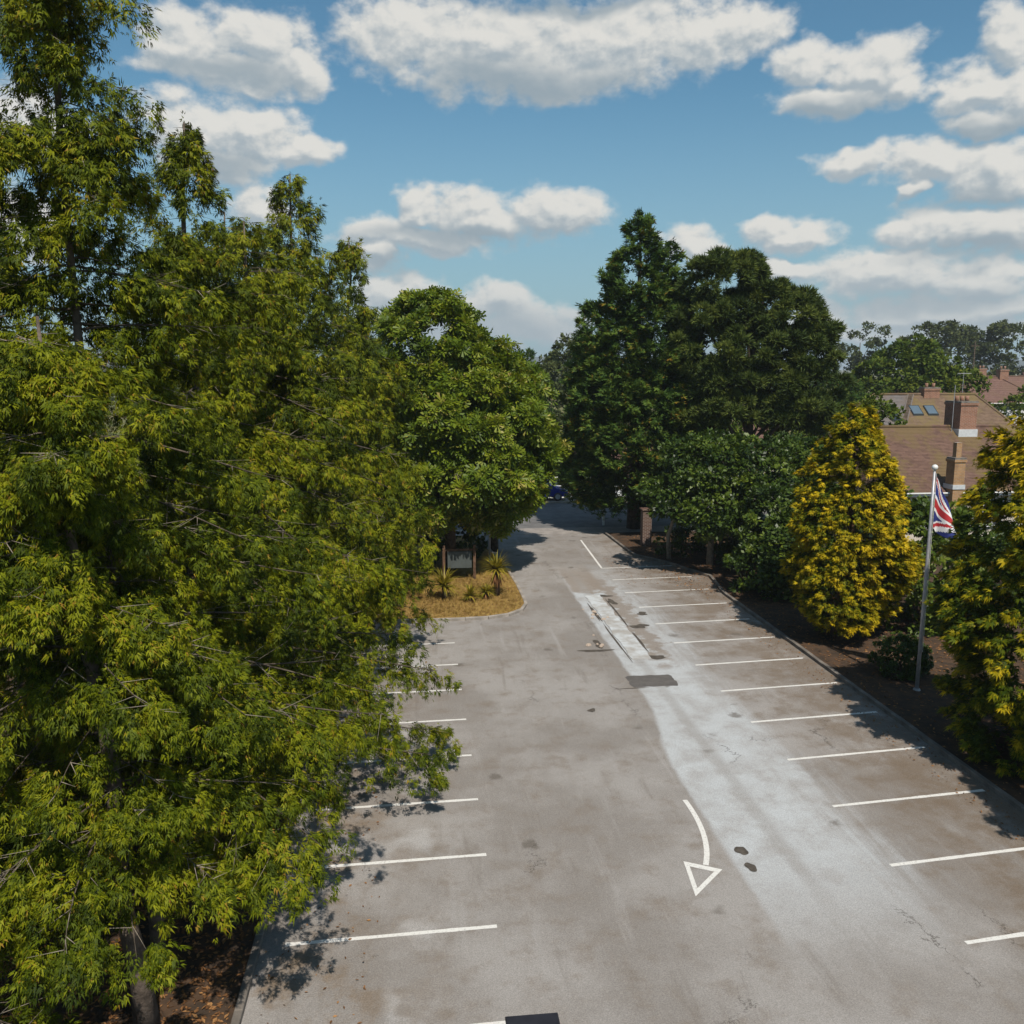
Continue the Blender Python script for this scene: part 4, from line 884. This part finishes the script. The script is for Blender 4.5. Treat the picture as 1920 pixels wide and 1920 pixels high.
f = slopebox('skylight', 3.5, 4.2, 2.2, 2.9, .12, M_glass, hB); slopebox('pane', 3.56, 4.14, 2.26, 2.84, .135, M_glass, f)
slopebox('valley_gutter', 2.35, 2.85, -.3, 4.55, .10, M_tileG, hB, .727); slopebox('valley_channel', 2.43, 2.77, -.3, 4.55, .115, M_bark, hB, .727)
chimney(hB, 7.6, 4.6, 6.6, 8.3, 1.2, .7, M_brickR, 2)
window(hB, 3.0, 4.6, 1.0, 2.4, 0); window(hB, 8.0, 9.8, 1.0, 2.4, 0)
MB().tube([(10.2, 4.6, 7.6), (10.2, 4.6, 9.4)], .018, 5).tube([(9.7, 4.6, 9.3), (10.8, 4.6, 9.3)], .018, 5).tube([(9.8, 4.4, 9.2), (9.8, 4.8, 9.2)], .018, 4).build('television_aerial', M_metal, hB)
# far roofs on the right
hC = house('tiled_house', 'reddish hipped roof with white gable beyond the chimneys', (58.2, 88, 0), 9, 8, 6.2, 8.6, M_tileR, M_wwall, hipl=2.8, hipr=2.8, ncour=14); window(hC, 2, 4, 3.8, 5.2, 0)
chimney(hC, 6.5, 4, 8, 9.6, 1.0, .7, M_brickR, 2)
hD = house('tiled_house', 'low red roofed house at the right below the skyline trees', (70, 104, 0), 10, 8, 6.0, 8.6, M_tileR, M_render, hipl=0, hipr=0, ncour=12); window(hD, 2, 4, 3.4, 4.8, 0); chimney(hD, 3.0, 4, 8, 9.7, 1.0, .7, M_brickR, 2)
hE = house('tiled_house', 'red roofed house furthest right, touching the golden cypress', (82, 108, 0), 10, 8, 6.4, 9.0, M_tileR, M_render, ncour=12); chimney(hE, 5.0, 4, 8.4, 10, 1.0, .7, M_brickR, 2); window(hE, 2, 4, 3.4, 4.8, 0)
hF = house('tiled_house', 'pinkish tiled roof glimpsed below the pine crown', (22.5, 73, -2), 9, 9, 4.2, 6.6, M_tileR, M_render, ncour=16); window(hF, 1.5, 3, 2.0, 3.6, 0); window(hF, 5.5, 7.5, 2.0, 3.6, 0); chimney(hF, 4, 4.5, 6, 7.6, 1, .7, M_brickR, 2)
hG = house('white_house', 'white walled house with grey brown roof at the end of the road', (7.6, 75, -2), 5.2, 8, 2.55, 4.6, M_tileG, M_wwall, hipr=2.2, ncour=12); window(hG, 3.3, 4.5, .9, 2.1, 0)
hH = house('white_house', 'white walled house mostly hidden behind the twin cypress', (14.2, 76, -2), 8, 8, 2.4, 4.8, M_tileR, M_wwall, ncour=12); window(hH, 1.2, 3.0, .9, 2.0, 0)
# utility pole and wire
up_ = empty('utility_pole', (78.5, 118, 0), 'tall thin utility pole in front of the skyline trees', 'pole')
MB().tube([(0, 0, 0), (0, 0, 13.4)], [.10, .07], 8).build('shaft', M_bark, up_, True); MB().box(-.6, .6, -.06, .06, 12.7, 12.85).build('cross_arm', M_bark, up_)

# ------------------------------------------------------------------ cars across the street
def car(name, label, loc, rot, body, L=4.1, Wd=1.7):
    root = empty(name, loc, label, 'car'); root.rotation_euler = (0, 0, rot)
    prof = [(-.5, .30), (-.505, .62), (-.47, .86), (-.40, .93), (-.30, 1.38), (-.20, 1.45), (.08, 1.45), (.18, 1.38), (.30, .95), (.45, .82), (.495, .66), (.5, .30)]
    vs = []; n = len(prof)
    for sy, ins in ((-1, 0), (1, 0)):
        for px, pz in prof: vs.append((px * L, sy * (Wd / 2 - (.17 if pz > 1.2 else .0) - (.04 if pz < .4 else 0)), pz))
    F = [tuple(range(n - 1, -1, -1)), tuple(range(n, 2 * n))] + [(i, (i + 1) % n, n + (i + 1) % n, n + i) for i in range(n)]
    b = MB().add(vs, F).build('body', body, root)
    bv = b.modifiers.new('bevel', 'BEVEL'); bv.width = .05; bv.segments = 2
    for sy in (-1, 1):
        y = sy * (Wd / 2 - .075); y2 = sy * (Wd / 2 - .155)
        MB().add([(-.37 * L, y + sy * .045, .98), (.255 * L, y + sy * .045, .98), (.15 * L, y2, 1.34), (-.27 * L, y2, 1.34)], [(0, 1, 2, 3)]).build('side_window', M_glass, root)
        for x in (-.31, .31):
            wv = MB().tube([(x * L, sy * (Wd / 2 - .2), .31), (x * L, sy * (Wd / 2 + .01), .31)], .31, 16).build('wheel', M_dark, root, True)
            MB().tube([(x * L, sy * (Wd / 2 - .02), .31), (x * L, sy * (Wd / 2 + .02), .31)], .19, 12).build('rim', M_metal, wv)
        MB().box(.475 * L, .497 * L, sy * .66 - .14, sy * .66 + .14, .62, .76).build('headlight', M_white, root)
        MB().box(-.508 * L, -.49 * L, sy * .68 - .1, sy * .68 + .1, .66, .84).build('tail_light', simple('tail light', (.3, .01, .01), .3), root)
    MB().add([(.292 * L, -.74, 1.0), (.292 * L, .74, 1.0), (.19 * L, .62, 1.385), (.19 * L, -.62, 1.385)], [(0, 1, 2, 3)]).build('windscreen', M_glass, root)
    return root
M_blue = simple('blue car paint', (.012, .03, .24), .25, .05, 2, 0, 1, .6); M_wcar = simple('white car paint', (.70, .72, .74), .25, .05, 2, 0, 1, .6)
car('parked_car', 'blue car parked across the street in the shade', (9.0, 63.7, .10), .02, M_blue)
car('parked_car', 'white car parked behind the blue one, mostly hidden by foliage', (14.0, 67.0, -.72), .02, M_wcar)

# ------------------------------------------------------------------ air
hm = bpy.data.materials.new('haze'); hm.use_nodes = True; ht = hm.node_tree; ht.nodes.clear()
hv = N(ht, 'ShaderNodeVolumePrincipled', {'Color': (.80, .87, .95, 1), 'Density': .00028, 'Anisotropy': .1}); hoz = N(ht, 'ShaderNodeOutputMaterial'); ht.links.new(hv.outputs[0], hoz.inputs['Volume'])
hz = MB().box(-6100, 6100, -420, 6100, -14, 62).build('haze', hm); tag(hz, 'thin summer haze in the air', 'haze', kind='stuff')
